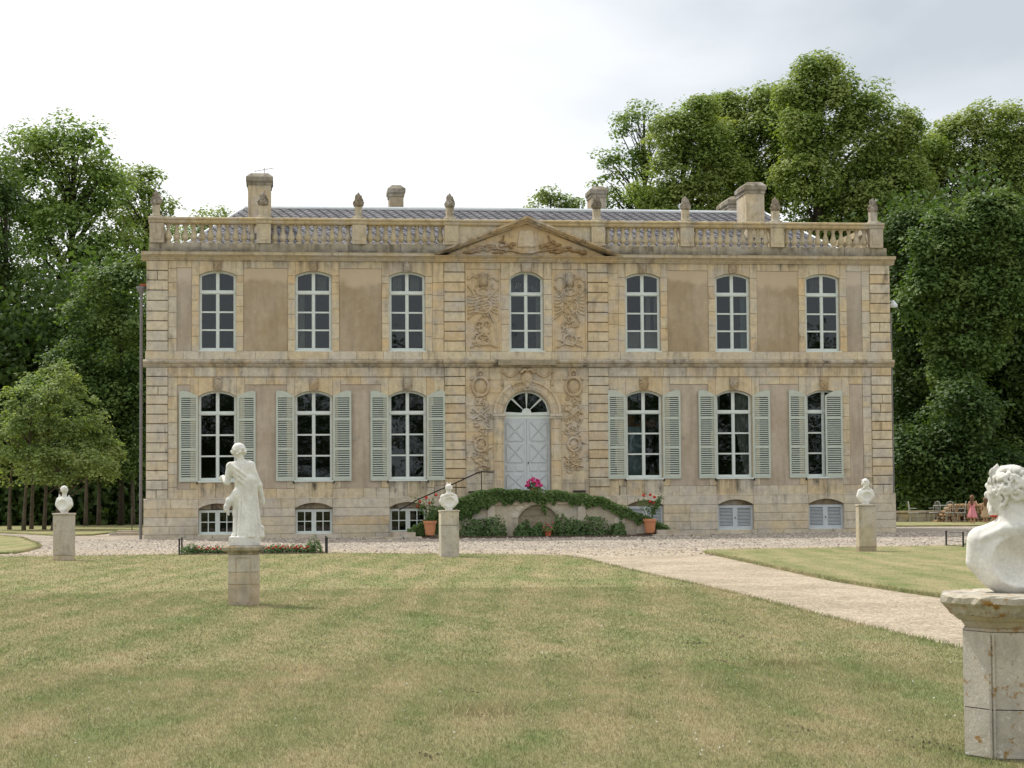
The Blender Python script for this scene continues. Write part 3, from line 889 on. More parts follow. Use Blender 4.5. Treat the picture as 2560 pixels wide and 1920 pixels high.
# side and back walls, inside
for x0, x1 in ((-12.5, -12.1), (12.1, 12.5)):
    MB().box(x0, x1, 0.451, 8.6, -2.2, 9.3).build('side_wall', M['stone'], house, C(186, 168, 134))
    MB().box(x0 - (0.06 if x0 < 0 else -0.2) , x1 + (0.06 if x1 > 0 else -0.2), 0.08, 8.6, 9.12, 9.39).build('side_cornice', M['stone'], house, C(180, 164, 130))
MB().box(-12.099, 12.099, 8.2, 8.6, -2.2, 9.3).build('back_wall', M['stone'], house, C(186, 168, 134))
inn = MB()
inn.box(-12.09, 12.09, 4.0, 4.1, -1.5, 9.3); inn.box(-12.09, 12.09, 0.46, 3.99, 5.5, 5.8); inn.box(-12.09, 12.09, 0.46, 3.99, 9.0, 9.29); inn.box(-12.09, 12.09, 0.46, 3.99, 1.20, 1.42)
for x in (-8.6, -5.5, -2.3, 2.3, 5.5, 8.6): inn.box(x - 0.05, x + 0.05, 0.47, 3.98, 1.43, 5.49); inn.box(x - 0.05, x + 0.05, 0.47, 3.98, 5.81, 8.99)
inn.build('dark_rooms', M['interior'], house)

# roof
EAV = [(-11.7, 0.95), (11.5, 0.95), (11.5, 7.9), (-11.7, 7.9)]
RZ0, RZ1, RYM = 9.50, 11.46, 4.4
RL, RR = (-9.40, RYM, RZ1), (9.30, RYM, RZ1)
ev = [(x, y, RZ0) for x, y in EAV]
roof = MB().add(ev + [RL, RR], [(0, 1, 5, 4), (1, 2, 5), (2, 3, 4, 5), (3, 0, 4), (3, 2, 1, 0)]).build('roof', M['slate'], house)
MB().box(-12.4, 12.3, 0.36, 8.4, 9.36, 9.44).build('roof_gutter_floor', M['zinc'], house)
rd = MB().tube([RL, (0, RYM, RZ1 + 0.04), RR], 0.085, 8).build('ridge_capping', M['zinc'], roof)
for p, q in ((ev[0], RL), (ev[1], RR)):
    MB().tube([Vector(p), Vector(q)], 0.06, 6).build('hip_capping', M['zinc'], roof)
# diamond slates on the front slope
sl_dir = Vector((0, RYM - 0.95, RZ1 - RZ0)); sl_len = sl_dir.length; sl_dir.normalize()
sl_nrm = Vector((0, -sl_dir.z, sl_dir.y))
sw, sh = 0.17, 0.155
sme = MB()
loc = [(-sw, 0), (0, -sh), (sw, 0), (0, sh)]
def sl_pts(off):
    out = []
    for k, (a, b) in enumerate(loc):
        lift = 0.026 if k == 1 else (0.015 if k in (0, 2) else 0.004)
        out.append(Vector((a, 0, 0)) + sl_dir * b + sl_nrm * (lift + off))
    return out
sme.add(sl_pts(0.012) + sl_pts(-0.004), [(0, 1, 2, 3), (7, 6, 5, 4), (0, 4, 5, 1), (1, 5, 6, 2), (2, 6, 7, 3), (3, 7, 4, 0)])
slots = []
r_ = 0
v = sl_len - 0.10
while v > 0.05:
    fx = v / sl_len
    xl = EAV[0][0] + (RL[0] - EAV[0][0]) * fx + 0.12; xr = EAV[1][0] + (RR[0] - EAV[1][0]) * fx - 0.12
    x = xl + (0.165 if r_ % 2 else 0)
    while x < xr:
        slots.append((x, v)); x += 0.33
    v -= 0.145; r_ += 1
slate0 = None
rest = MB()
for i, (x, v) in enumerate(slots):
    p = Vector((x, 0.95, RZ0)) + sl_dir * v
    if i < 300:
        if slate0 is None:
            slate0 = MB().add(sme.v, sme.f).build('slate', M['slate'], roof); o = slate0
        else:
            o = slate0.copy(); link(o, roof)
        o.location = p
    else:
        rest.add([Vector(q) + p for q in sme.v], sme.f)
rs = rest.build('lower_slates', M['slate'], roof, fix=False); rs['kind'] = 'stuff'
# chimneys
def chimney(x, y, w, d, ztop, zb=10.0, col_=(190, 172, 140), cap=0.42):
    c = MB().box(x - w/2, x + w/2, y - d/2, y + d/2, zb, ztop - cap)
    c.block([(x - w/2 + .10, zb + (ztop - zb)*0.35), (x + w/2 - .10, zb + (ztop - zb)*0.35), (x + w/2 - .10, ztop - cap - .30), (x - w/2 + .10, ztop - cap - .30)], y - d/2 - .02, y - d/2 + .01, .012)
    o = c.build('chimney', M['stone'], roof, C(*col_))
    m = MB()
    m.box(x - w/2 - .03, x + w/2 + .03, y - d/2 - .03, y + d/2 + .03, ztop - cap, ztop - cap + .08)
    w2 = w/2 + .07; d2 = d/2 + .07
    z0, z1, z2 = ztop - cap + .08, ztop - .14, ztop
    vs, fs = [], []
    for (a, b, zz) in ((w2 - .05, d2 - .05, z0), (w2, d2, z0 + .06), (w2, d2, z1), (w2 - .16, d2 - .16, z2)):
        vs += [(x - a, y - b, zz), (x + a, y - b, zz), (x + a, y + b, zz), (x - a, y + b, zz)]
    for i in range(3):
        for k in range(4): fs.append((4*i + k, 4*i + (k+1) % 4, 4*i + 4 + (k+1) % 4, 4*i + 4 + k))
    fs += [(3, 2, 1, 0), (12, 13, 14, 15)]
    m.add(vs, fs)
    m.build('chimney_cap', M['stone_dark'], roof, C(118, 110, 94))
chimney(-8.86, 3.0, 0.78, 1.3, 12.40, 9.6)
chimney(-3.98, 6.2, 0.50, 1.0, 12.56, 10.3, (158, 142, 116))
chimney(3.42, 6.2, 0.54, 1.0, 12.60, 10.3, (158, 142, 116))
chimney(8.60, 6.6, 0.62, 1.8, 12.28, 10.0, (150, 136, 112))
chimney(8.42, 3.0, 0.66, 1.42, 12.28, 9.6, (196, 180, 150))

# ---------------------------------------------------------------- windows
def window(o, zt, munt, label=None, y=0.16, sill=True):
    c, w, zb = o['c'], o['w'], o['zb']
    hw = w / 2
    cols = ((c - hw + 0.085, c - 0.055), (c + 0.055, c + hw - 0.085))
    zz = [zb + 0.10] + sorted(munt) + [zt - 0.06]
    holes, panes = [], []
    for a, b in cols:
        for i in range(len(zz) - 1):
            z0 = zz[i] + (0.026 if i else 0); z1 = zz[i+1] - (0.026 if i < len(zz) - 2 else 0)
            holes.append([(a, z0), (b, z0), (b, z1), (a, z1)])
        z0 = zt + 0.07
        top = [(b + (a - b) * k / 6, o['top'](b + (a - b) * k / 6) - 0.075) for k in range(7)]
        holes.append([(a, z0), (b, z0)] + top)
    fr = plate([outline(o, 14, 0.004)] + holes, y, y + 0.055)
    fr.box(c - 0.028, c + 0.028, y - 0.022, y + 0.002, zb + 0.05, zt - 0.05)
    fr.box(c - hw + 0.02, c + hw - 0.02, y - 0.035, y + 0.002, zt - 0.035, zt + 0.025)
    fr.box(c - hw + 0.02, c + hw - 0.02, y - 0.03, y + 0.002, zb + 0.012, zb + 0.06)
    wo_ = fr.build('window', M['frame'], house)
    if label: wo_['label'] = label
    for h in holes:
        MB().prism(h, y + 0.025, y + 0.031).build('pane', M['glass'], wo_)
    if sill: MB().box(c - hw - 0.02, c + hw + 0.02, -0.055, y + 0.01, zb - 0.045, zb + 0.008).build('sill', M['frame'], wo_)
    return wo_
for o in UP: window(o, 8.07, (7.42, 6.83))
window(UPC, 8.05, (7.42, 6.83))
for o in LO: window(o, 4.09, (3.38, 2.69))

def curtain(x0, x1, z0, z1, mat, x0b=None, x1b=None, y=0.34, waves=5):
    n = waves * 6; vs, fs = [], []
    x0b = x0 if x0b is None else x0b; x1b = x1 if x1b is None else x1b
    rows = 7
    for j in range(rows):
        t = j / (rows - 1); t2 = t * t
        for i in range(n + 1):
            u = i / n
            xa = x0 + (x0b - x0) * t2; xb = x1 + (x1b - x1) * t2
            vs.append((xa + (xb - xa) * u, y + 0.025 * math.sin(u * waves * 2 * math.pi), z1 + (z0 - z1) * t))
    for j in range(rows - 1):
        for i in range(n): fs.append((j*(n+1)+i, j*(n+1)+i+1, (j+1)*(n+1)+i+1, (j+1)*(n+1)+i))
    return MB().add(vs, fs).build('curtain', mat, house, smooth=True)
curtain(-7.62, -7.36, 6.2, 8.05, M['curtain'])
curtain(0.36, 0.56, 6.2, 8.05, M['curtain'])
curtain(3.40, 4.50, 6.2, 6.84, M['curtain'], waves=9)
curtain(4.10, 4.26, 6.85, 8.05, M['curtain'], waves=3); curtain(4.38, 4.52, 6.85, 8.05, M['curtain'], waves=3)
curtain(7.36, 7.60, 6.2, 8.05, M['curtain_blue'])
curtain(3.38, 3.92, 1.95, 3.62, M['curtain_blue'], waves=4)
curtain(7.08, 7.62, 1.95, 4.8, M['curtain'], 7.48, 7.62, waves=5)
curtain(6.42, 6.62, 3.3, 4.8, M['curtain'], 6.42, 6.50, waves=4)
MB().box(3.42, 4.5, 0.9, 1.2, 3.62, 3.72).box(3.52, 3.78, 0.92, 1.15, 3.72, 3.98).box(3.44, 3.62, 0.92, 1.15, 4.2, 4.5).box(4.0, 4.5, 0.95, 1.2, 3.72, 3.86).build('kitchen_shelf', M['furniture'], house)
# faded blinds behind some fanlights
for x, w_ in ((-10.5, 0.4), (-6.78, 0.3), (-4.28, 0.3), (-3.7, 0.3), (10.0, 0.35)):
    curtain(x - w_/2, x + w_/2, 8.16, 8.62, M['curtain'] if x < 0 and x > -7 else M['wood_grey'], waves=3, y=0.5)
rr = random.Random(5)
fl = MB()
for k in range(26):
    x = rr.uniform(-0.46, 0.46); zz = 8.16 + rr.uniform(0, 0.12); h = rr.uniform(0.08, 0.24)
    fl.block([(x - .03, zz), (x + .03, zz), (x + .015, zz + h), (x - .02, zz + h)], 0.40, 0.42, 0.004)
fl.build('fanlight_papers', M['curtain'], house)

# basement windows: casements on the left, louvred shutters on the right
def louvres(x0, x1, z0, z1, y, n):
    m = MB()
    for k in range(n):
        zc = z0 + (z1 - z0) * (k + 0.5) / n
        h = (z1 - z0) / n
        m.add([(x0, y - 0.012, zc - h*0.34), (x1, y - 0.012, zc - h*0.34), (x1, y + 0.022, zc + h*0.12), (x0, y + 0.022, zc + h*0.12),
               (x0, y - 0.012, zc - h*0.34 - .012), (x1, y - 0.012, zc - h*0.34 - .012), (x1, y + 0.022, zc + h*0.12 - .012), (x0, y + 0.022, zc + h*0.12 - .012)],
              [(0,1,2,3), (7,6,5,4), (0,4,5,1), (1,5,6,2), (2,6,7,3), (3,7,4,0)])
    return m
for o in BASE:
    c = o['c']
    if c < 0:
        holes = []
        for (a, b) in ((c - 0.53, c - 0.315), (c - 0.285, c - 0.075), (c + 0.075, c + 0.285), (c + 0.315, c + 0.53)):
            for (z0, z1) in ((0.22, 0.525), (0.555, 0.85)): holes.append([(a, z0), (b, z0), (b, z1), (a, z1)])
        fr = plate([[(c - .605, .142), (c + .605, .142), (c + .605, .93), (c - .605, .93)]] + holes, 0.14, 0.19)
        fr.box(c - .02, c + .02, .125, .142, .16, .91)
        w_ = fr.build('basement_window', M['frame'], house)
        for h in holes: MB().prism(h, 0.162, 0.168).build('pane', M['glass'], w_)
        MB().box(c - .62, c + .62, -0.02, 0.15, 0.10, 0.148).build('sill', M['frame'], w_)
    else:
        holes = [[(a, .24), (b, .24), (b, .86), (a, .86)] for a, b in ((c - .54, c - .08), (c + .08, c + .54))]
        fr = plate([[(c - .605, .142), (c + .605, .142), (c + .605, .95), (c - .605, .95)]] + holes, 0.05, 0.10)
        w_ = fr.build('basement_shutter', M['door'], house)
        for h in holes:
            lv = louvres(h[0][0], h[1][0], .24, .86, 0.075, 13).build('louvre_slats', M['door'], w_); lv['kind'] = 'stuff'
        MB().box(c - .60, c + .60, -0.02, 0.06, 0.10, 0.146).build('sill', M['door'], w_)
        MB().box(c - .012, c + .012, .03, .052, .50, .56).build('latch', M['iron'], w_)
    MB().prism([(c - .60, .952), (c + .60, .952)] + [(c + .60 - 1.2*k/10, o['top'](c + .60 - 1.2*k/10) - .004) for k in range(11)], 0.16, 0.24).build('arch_infill', M['stone_dark'], house, C(150, 132, 100))

# shutters beside the ground floor windows
def shutter(x0, x1, hinge_left, y=-0.035):
    """louvred leaf; the free edge rises with the arch it closes"""
    w = x1 - x0; top = []
    for k in range(8):
        t = k / 7
        rise = 0.19 * math.sin(min(t, 0.86) / 0.86 * math.pi / 2) if t < 0.86 else 0.19 - 0.03 * (t - 0.86) / 0.14
        top.append((t, 4.64 + rise))
    # t = 0 at the hinge side beside the window, 1 at the outer edge
    pts = [(x0, 1.86), (x1, 1.86)]
    if hinge_left: pts += [(x0 + t*w, z) for t, z in reversed(top)]
    else: pts += [(x1 - t*w, z) for t, z in top]
    a, b = x0 + 0.065, x1 - 0.065
    secs = ((1.97, 2.86), (2.93, 3.84), (3.91, 4.60))
    holes = [[(a, z0), (b, z0), (b, z1), (a, z1)] for z0, z1 in secs]
    s_ = plate([pts] + holes, y, y + 0.045).build('shutter', M['shutter'], house)
    for z0, z1 in secs:
        lv = louvres(a, b, z0, z1, y + 0.018, round((z1 - z0) / 0.072)).build('louvre_slats', M['shutter'], s_); lv['kind'] = 'stuff'
    MB().box(a, b, y + 0.046, y + 0.049, 1.97, 4.60).build('louvre_shade_sheet', M['iron'], s_)  # black sheet added so the gaps between the slats look shaded
    hx = x0 if hinge_left else x1          # the leaf hangs a little open on its hinge
    a_ = R(rnd.uniform(0.5, 4.5)) * (-1 if hinge_left else 1)
    s_.matrix_basis = Matrix.Translation((hx, y + .045, rnd.uniform(-.008, .004))) @ Matrix.Rotation(a_, 4, 'Z') @ Matrix.Translation((-hx, -y - .045, 0))
    return s_
for x in WX:
    shutter(x - 1.235, x - 0.635, False)
    if x < 10: shutter(x + 0.635, x + 1.235, True)
    else: shutter(x + 0.02, x + 0.62, True, y=-0.05)
    for sx in (-0.66, 0.66):
        if x > 10 and sx > 0: continue
        MB().box(x + sx - 0.02, x + sx + 0.02, -0.06, 0.0, 1.78, 1.86).build('shutter_stop', M['iron'], house)
for x, z in ((-5.78, 3.2), (5.24, 3.2)):
    MB().tube([(x, -0.03, z), (x + .06, -0.09, z + .03), (x + .10, -0.12, z + .05)], 0.018, 5).build('shutter_catch', M['white_metal'], house)

# front door
dl = MB().box(-0.785, 0.785, 0.20, 0.26, 3.90, 4.05); dl.box(-0.785, 0.785, 0.16, 0.205, 4.0, 4.06)
dl.build('door_transom', M['frame'], house)
fan = []
cz, r0, r1 = 4.05, 0.16, 0.70
arcs = []
for k in range(4):
    a0 = math.pi * k / 4 + 0.055; a1 = math.pi * (k + 1) / 4 - 0.055
    inn_ = [(r0 * math.cos(a0 + (a1-a0)*i/5), cz + 0.03 + r0 * math.sin(a0 + (a1-a0)*i/5)) for i in range(6)]
    out_ = [(r1 * math.cos(a1 + (a0-a1)*i/7), cz + 0.03 + (r1 - 0.03) * math.sin(a1 + (a0-a1)*i/7)) for i in range(8)]
    a_, b_ = 0.03 / r1, 0
    arcs.append(inn_[::-1] + [(p[0], p[1]) for p in out_[::-1]])
fo = [(0.785, cz + 0.001)] + [(0.785 * math.cos(math.pi*i/20), cz + 0.755 * math.sin(math.pi*i/20)) for i in range(21)] + [(-0.785, cz + 0.001)]
fo = fo[1:-1]
fl_ = plate([fo] + arcs, 0.17, 0.225).build('fanlight', M['frame'], house)
for a in arcs: MB().prism(a, 0.195, 0.20).build('pane', M['glass'], fl_)
for s in (-1, 1):
    x0, x1 = (0.004, 0.782) if s > 0 else (-0.782, -0.004)
    leaf = MB().box(x0, x1, 0.20, 0.25, 1.40, 3.90).build('door_leaf', M['door'], house)
    def tri(p, q, r_):
        MB().block([p, q, r_] if (q[0]-p[0])*(r_[1]-p[1]) - (q[1]-p[1])*(r_[0]-p[0]) > 0 else [p, r_, q], 0.172, 0.205, 0.012).build('door_panel', M['door'], leaf)
    a, b = x0 + 0.09, x1 - 0.09; m = (a + b) / 2
    for (z0, z1) in ((3.14, 3.78), (2.42, 3.06), (1.50, 2.04)):
        zm = (z0 + z1) / 2; g_ = 0.022
        tri((a + g_*1.6, z1), (b - g_*1.6, z1), (m, zm + g_)); tri((a + g_*1.6, z0), (b - g_*1.6, z0), (m, zm - g_))
        tri((a, z0 + g_*1.6), (a, z1 - g_*1.6), (m - g_, zm)); tri((b, z0 + g_*1.6), (b, z1 - g_*1.6), (m + g_, zm))
    for (q0, q1) in ((a, m - .03), (m + .03, b)):
        MB().block([(q0, 2.14), (q1, 2.14), (q1, 2.34), (q0, 2.34)], 0.174, 0.205, .01).build('door_panel', M['door'], leaf)
    if s > 0: MB().lathe([(0.0, -.025), (.02, -.015), (.025, 0), (.02, .015), (0, .025)], (0.05, 0.17, 2.42), 8).build('door_knob', M['iron'], leaf)
# moulded surround
for s in (-1, 1):
    a, b = (0.80, 1.12) if s > 0 else (-1.12, -0.80)
    z = 1.40
    while z < 3.85:
        h = min(rnd.uniform(0.45, 0.7), 3.88 - z)
        if 3.88 - z - h < 0.25: h = 3.88 - z
        b_ = MB().block([(a, z + .004), (b, z + .004), (b, z + h - .004), (a, z + h - .004)], -0.10, 0.0, 0.01)
        b_.block([(a + .06, z + .004), (b - .06, z + .004), (b - .06, z + h - .004), (a + .06, z + h - .004)], -0.125, -0.09, 0.008)
        b_.build('door_surround_stone', M['stone'], house, rnd.choice(OCHRE[:3] + WARM[:3])); z += h
    MB().xprism([(0.0, 3.88), (-0.13, 3.88), (-0.15, 3.94), (-0.19, 3.97), (-0.19, 4.05), (0, 4.05)], a - 0.05, b + 0.05).build('impost', M['stone'], house, C(205, 192, 170))
def ring(r0, r1, z, yf, yb, n0, n1, N):
    vs = []
    for k in range(N + 1):
        an = n0 + (n1 - n0) * k / N
        vs += [(r0*math.cos(an), z + r0*math.sin(an)), (r1*math.cos(an), z + r1*math.sin(an))]
    poly = [vs[2*k] for k in range(N + 1)][::-1] + [vs[2*k + 1] for k in range(N + 1)]
    return poly
for k in range(9):
    a0, a1 = math.pi * k / 9 + .004, math.pi * (k + 1) / 9 - .004
    b_ = MB().prism(ring(0.80, 1.13, 4.055, 0, 0, a0, a1, 4), -0.085, 0.0)
    b_.prism(ring(0.86, 0.93, 4.055, 0, 0, a0, a1, 4), -0.105, -0.08); b_.prism(ring(1.05, 1.13, 4.055, 0, 0, a0, a1, 4), -0.13, -0.08)
    b_.build('arch_stone', M['stone'], house, rnd.choice(OCHRE[:4] + WARM[:2]))

# ---------------------------------------------------------------- carved reliefs
def relief(name, x0, x1, z0, z1, prims, y, res=0.0115, color=C(182, 160, 126), mat=None, flat=1.0):
    nx_, nz_ = int((x1 - x0) / res) + 1, int((z1 - z0) / res) + 1
    X, Z = np.meshgrid(np.linspace(x0, x1, nx_), np.linspace(z0, z1, nz_), indexing='ij')
    Hh = np.zeros_like(X)
    for p in prims:
        if p[0] == 's':
            pts, r, h = p[1], p[2], p[3]
            D = np.full_like(X, 9.0)
            for (ax, az), (bx, bz) in zip(pts, pts[1:]):
                dx, dz = bx - ax, bz - az
                t = np.clip(((X - ax)*dx + (Z - az)*dz) / max(dx*dx + dz*dz, 1e-9), 0, 1)
                D = np.minimum(D, np.hypot(X - ax - t*dx, Z - az - t*dz))
            Hh = np.maximum(Hh, h * np.sqrt(np.clip(1 - (D / r)**2, 0, 1)))
        elif p[0] == 'd':
            cx_, cz_, rx, rz, h = p[1:]
            Hh = np.maximum(Hh, h * np.sqrt(np.clip(1 - ((X-cx_)/rx)**2 - ((Z-cz_)/rz)**2, 0, 1)))
        elif p[0] == 'r':
            cx_, cz_, rx, rz, r, h = p[1:]
            D = np.abs(np.hypot((X-cx_)/rx, (Z-cz_)/rz) - 1) * min(rx, rz)
            Hh = np.maximum(Hh, h * np.sqrt(np.clip(1 - (D / r)**2, 0, 1)))
        elif p[0] == 'hole':
            cx_, cz_, r = p[1:]
            Hh = np.where(np.hypot(X-cx_, Z-cz_) < r, Hh * 0.25, Hh)
    idx = np.arange(nx_*nz_).reshape(nx_, nz_)
    cell = (Hh[:-1,:-1] + Hh[1:,:-1] + Hh[1:,1:] + Hh[:-1,1:]) > 1e-4
    q = np.stack([idx[:-1,:-1], idx[1:,:-1], idx[1:,1:], idx[:-1,1:]], -1)[cell]
    V = np.stack([X.ravel(), y + 0.004 - flat*Hh.ravel(), Z.ravel()], 1)
    used = np.unique(q); re = np.zeros(nx_*nz_, int); re[used] = np.arange(len(used))
    return np_obj(name, V[used], re[q], mat or M['stone_carved'], house, color, True)
def curl(x, z, r, a0, turns, n=10):
    return [(x + r*(1 - 0.75*k/n)*math.cos(a0 + turns*2*math.pi*k/n), z + r*(1 - 0.75*k/n)*math.sin(a0 + turns*2*math.pi*k/n)) for k in range(n + 1)]
def clutter(rg, cx_, z0, z1, w, n):
    out = []
    for k in range(n):
        z_ = z0 + (z1 - z0) * (k + rg.random()) / n; x_ = cx_ + rg.uniform(-w, w) * 0.85
        t_ = rg.random()
        if t_ < 0.45: out.append(('s', curl(x_, z_, rg.uniform(.05, .12), rg.uniform(0, 6), rg.choice([-.8, .8, .6])), rg.uniform(.018, .032), rg.uniform(.04, .08)))
        elif t_ < 0.75:
            a_ = rg.uniform(0, 6.28); l_ = rg.uniform(.08, .2)
            out.append(('s', [(x_, z_), (x_ + l_*math.cos(a_), z_ + l_*math.sin(a_)*.8)], rg.uniform(.02, .04), rg.uniform(.04, .08)))
        else: out.append(('d', x_, z_, rg.uniform(.03, .08), rg.uniform(.03, .08), rg.uniform(.04, .09)))
    return out
for s in (-1, 1):
    rg = random.Random(20 + s); c = s * 1.455
    P = [('d', c, 8.52, .19, .26, .13), ('s', [(c - .5, 8.30), (c + .22, 7.25)], .022, .07), ('s', [(c + .5, 8.22), (c - .5, 7.22)], .022, .075),
         ('s', [(c + .22, 7.42), (c + .34, 7.12)], .03, .08), ('r', c, 8.12, .20, .12, .03, .07), ('r', c, 7.62, .26, .22, .028, .06),
         ('s', [(c - .48, 8.55), (c - .35, 8.66), (c - .2, 8.60)], .05, .06), ('s', [(c + .48, 8.50), (c + .35, 8.62), (c + .2, 8.58)], .05, .06)]
    for k in range(-3, 4): P.append(('s', [(c + k*.05, 8.32), (c + k*.06, 8.70)], .016, .15))
    for k in range(6):
        P.append(('s', [(c - s*.2, 8.1 - .1*k), (c - .34, 7.95 - .1*k), (c - .47, 7.98 - .12*k)], .03, .05)); P.append(('s', [(c + .2, 8.1 - .1*k), (c + .34, 7.95 - .1*k), (c + .47, 7.98 - .12*k)], .03, .05))
    P += [('s', curl(c - .16, 6.98, .16, 0.5, .9), .035, .08), ('s', curl(c + .12, 7.02, .14, 2.5, -.9), .035, .08), ('d', c + .04, 6.78, .16, .14, .11), ('r', c, 6.52, .22, .17, .04, .08)]
    P += clutter(rg, c, 6.32, 7.1, .40, 26) + clutter(rg, c, 7.2, 8.4, .42, 16)
    P += [('s', [(c - .42, 6.27), (c - .1, 6.42), (c + .1, 6.42), (c + .42, 6.27)], .03, .07)]
    relief('carved_trophy', c - .58, c + .58, 6.2, 8.84, P, -0.008)
    c = s * 1.56; rg = random.Random(40 + s)
    P = [('d', c, 5.52, .10, .08, .06), ('r', c, 5.36, .12, .12, .04, .08), ('d', c, 5.36, .06, .06, .05), ('r', c, 4.95, .27, .30, .05, .09), ('d', c, 4.95, .20, .23, .07),
         ('s', [(c - .30, 5.20), (c - .16, 5.27)], .05, .06), ('s', [(c + .30, 5.20), (c + .16, 5.27)], .05, .06)]
    P += [('s', [(c - .26, 4.2), (c + .26, 3.84)], .03, .08), ('s', [(c + .26, 4.22), (c - .26, 3.86)], .03, .08), ('r', c, 3.02, .2, .22, .045, .08), ('d', c, 3.02, .13, .15, .06)]
    P += clutter(rg, c, 2.15, 4.66, .30, 74) + [('s', [(c - .3, 2.62), (c, 2.36), (c + .28, 2.28)], .03, .08)]
    relief('carved_festoon', c - .37, c + .37, 2.0, 5.58, P, -0.024)
# swags, tassels and the mask over the door
for s in (-1, 1):
    P = [('s', [(s*(.82 - .52*k/8), 5.45 - .17*math.sin(math.pi*k/8)) for k in range(9)], .035, .06), ('d', s*.84, 5.45, .06, .06, .07), ('s', [(s*.84, 5.42), (s*.845, 5.14)], .02, .04), ('d', s*.845, 5.06, .05, .10, .06)]
    relief('carved_swag', min(s*.22, s*.92), max(s*.22, s*.92), 4.9, 5.56, P, -0.024)
P = [('d', 0, 5.2, .20, .28, .16), ('d', 0, 5.16, .05, .10, .20), ('d', -.08, 5.24, .04, .03, .19), ('d', .08, 5.24, .04, .03, .19), ('s', [(-.2, 5.42), (-.1, 5.52), (0, 5.47), (.1, 5.52), (.2, 5.42)], .05, .17), ('d', 0, 5.0, .10, .12, .16)]
P += clutter(random.Random(3), 0, 4.86, 5.5, .22, 18)
relief('carved_mask', -.30, .30, 4.74, 5.58, [(*q[:-1], q[-1] * 1.0) for q in P], -0.05, res=.012)
# keystones: wedge with a mask
def keystone(x, z0, z1, w0, w1, big=0.13, y=0.0, plain=False, seed=1, color=C(160, 140, 108)):
    k = MB().block([(x - w0/2, z0), (x + w0/2, z0), (x + w1/2, z1), (x - w1/2, z1)], y - .07, y + .05, .012).build('keystone', M['stone_carved'], house, color)
    if plain: return
    rg = random.Random(seed); zc = (z0 + z1)/2; hh = (z1 - z0)/2; ww = w1/2
    P = [('d', x, zc, ww*.85, hh*.9, big), ('d', x, zc - hh*.1, ww*.25, hh*.3, big + .04), ('d', x - ww*.4, zc + hh*.2, ww*.18, hh*.12, big + .02), ('d', x + ww*.4, zc + hh*.2, ww*.18, hh*.12, big + .02)] + clutter(rg, x, z0 + .05, z1 - .05, ww*.6, 7)
    relief('keystone_mask', x - ww, x + ww, z0, z1 + .02, P, y - .065, res=.012, color=color)
for i, x in enumerate(WX):
    if i < 5: keystone(x, 8.75, 9.085, .18, .25, .09, 0, False, i, [C(154, 134, 106), C(160, 136, 100)][i % 2])
    keystone(x, 4.80, 5.25, .20, .30, .09, 0, False, 10 + i, [C(150, 134, 106), C(160, 136, 100)][i % 2])
keystone(0, 8.78, 9.085, .28, .36, .02, -0.03, True)
# leaf sprays in the pediment
for s in (-1, 1):
    rg = random.Random(60 + s)
    P = [('s', [(s*.5, 9.48), (s*1.0, 9.55), (s*1.5, 9.52), (s*2.0, 9.40)], .035, .09), ('s', [(s*.45, 9.55), (s*.8, 9.8), (s*.75, 9.98)], .03, .08)]
    for k in range(26):
        t = rg.random(); bx = s*(.45 + 1.6*t); bz = 9.42 + rg.uniform(0, max(.08, .50*(1 - t)))
        P.append(('d', bx, bz, rg.uniform(.05, .13), rg.uniform(.03, .08), rg.uniform(.07, .14)))
    relief('carved_spray', min(s*.36, s*2.15), max(s*.36, s*2.15), 9.33, 10.1, P, -0.068, color=C(138, 104, 62))
relief('carved_spray', -.5, .5, 9.33, 9.6, [('s', [(-.45, 9.5), (-.2, 9.42), (.2, 9.42), (.45, 9.5)], .05, .09)], -0.068, color=C(176, 142, 92))

# pipes, lamp, small fittings
dp = MB().tube([(-12.68, 0.25, -0.05), (-12.68, 0.25, 8.0)], 0.05, 10)
dp.lathe([(0.055, 0), (0.08, .06), (0.15, .20), (0.15, .27)], (-12.69, 0.25, 8.0), 10)
for z_ in (1.4, 3.6, 5.9): dp.lathe([(.062, 0), (.062, .05)], (-12.68, .25, z_), 10)
dp.build('downpipe', M['pipe'], house)
MB().box(-12.72, -12.5, 0.14, 0.36, 8.28, 8.34).build('tile_flashing', M['brick_red'], house)
lm = MB().tube([(12.5, 0.3, 7.85), (12.72, 0.28, 7.9)], .02, 5); lm.lathe([(0.02, 0), (.14, .02), (.15, .1), (.02, .26)], (12.72, 0.28, 7.66), 10)
lm.build('wall_lamp', M['zinc'], house)
MB().tube([(12.62, 0.3, 0.0), (12.62, 0.3, 7.5)], 0.035, 8).build('downpipe', M['pipe'], house)
for x, z_ in ((1.72, 1.46), (-1.78, 1.46)): MB().box(x - .2, x + .2, -0.16, -0.0, z_ - .03, z_ + .03).build('wall_vent', M['iron'], house)
ant = MB().tube([(-8.7, 3.0, 12.38), (-8.7, 3.0, 12.68)], .012, 4); ant.tube([(-9.05, 3.0, 12.55), (-8.35, 3.0, 12.68)], .01, 4)
for k in range(5): ant.tube([(-9.0 + .13*k, 2.85, 12.56 + .026*k), (-9.0 + .13*k, 3.15, 12.56 + .026*k)], .006, 4)
ant.build('aerial', M['pipe'], roof)
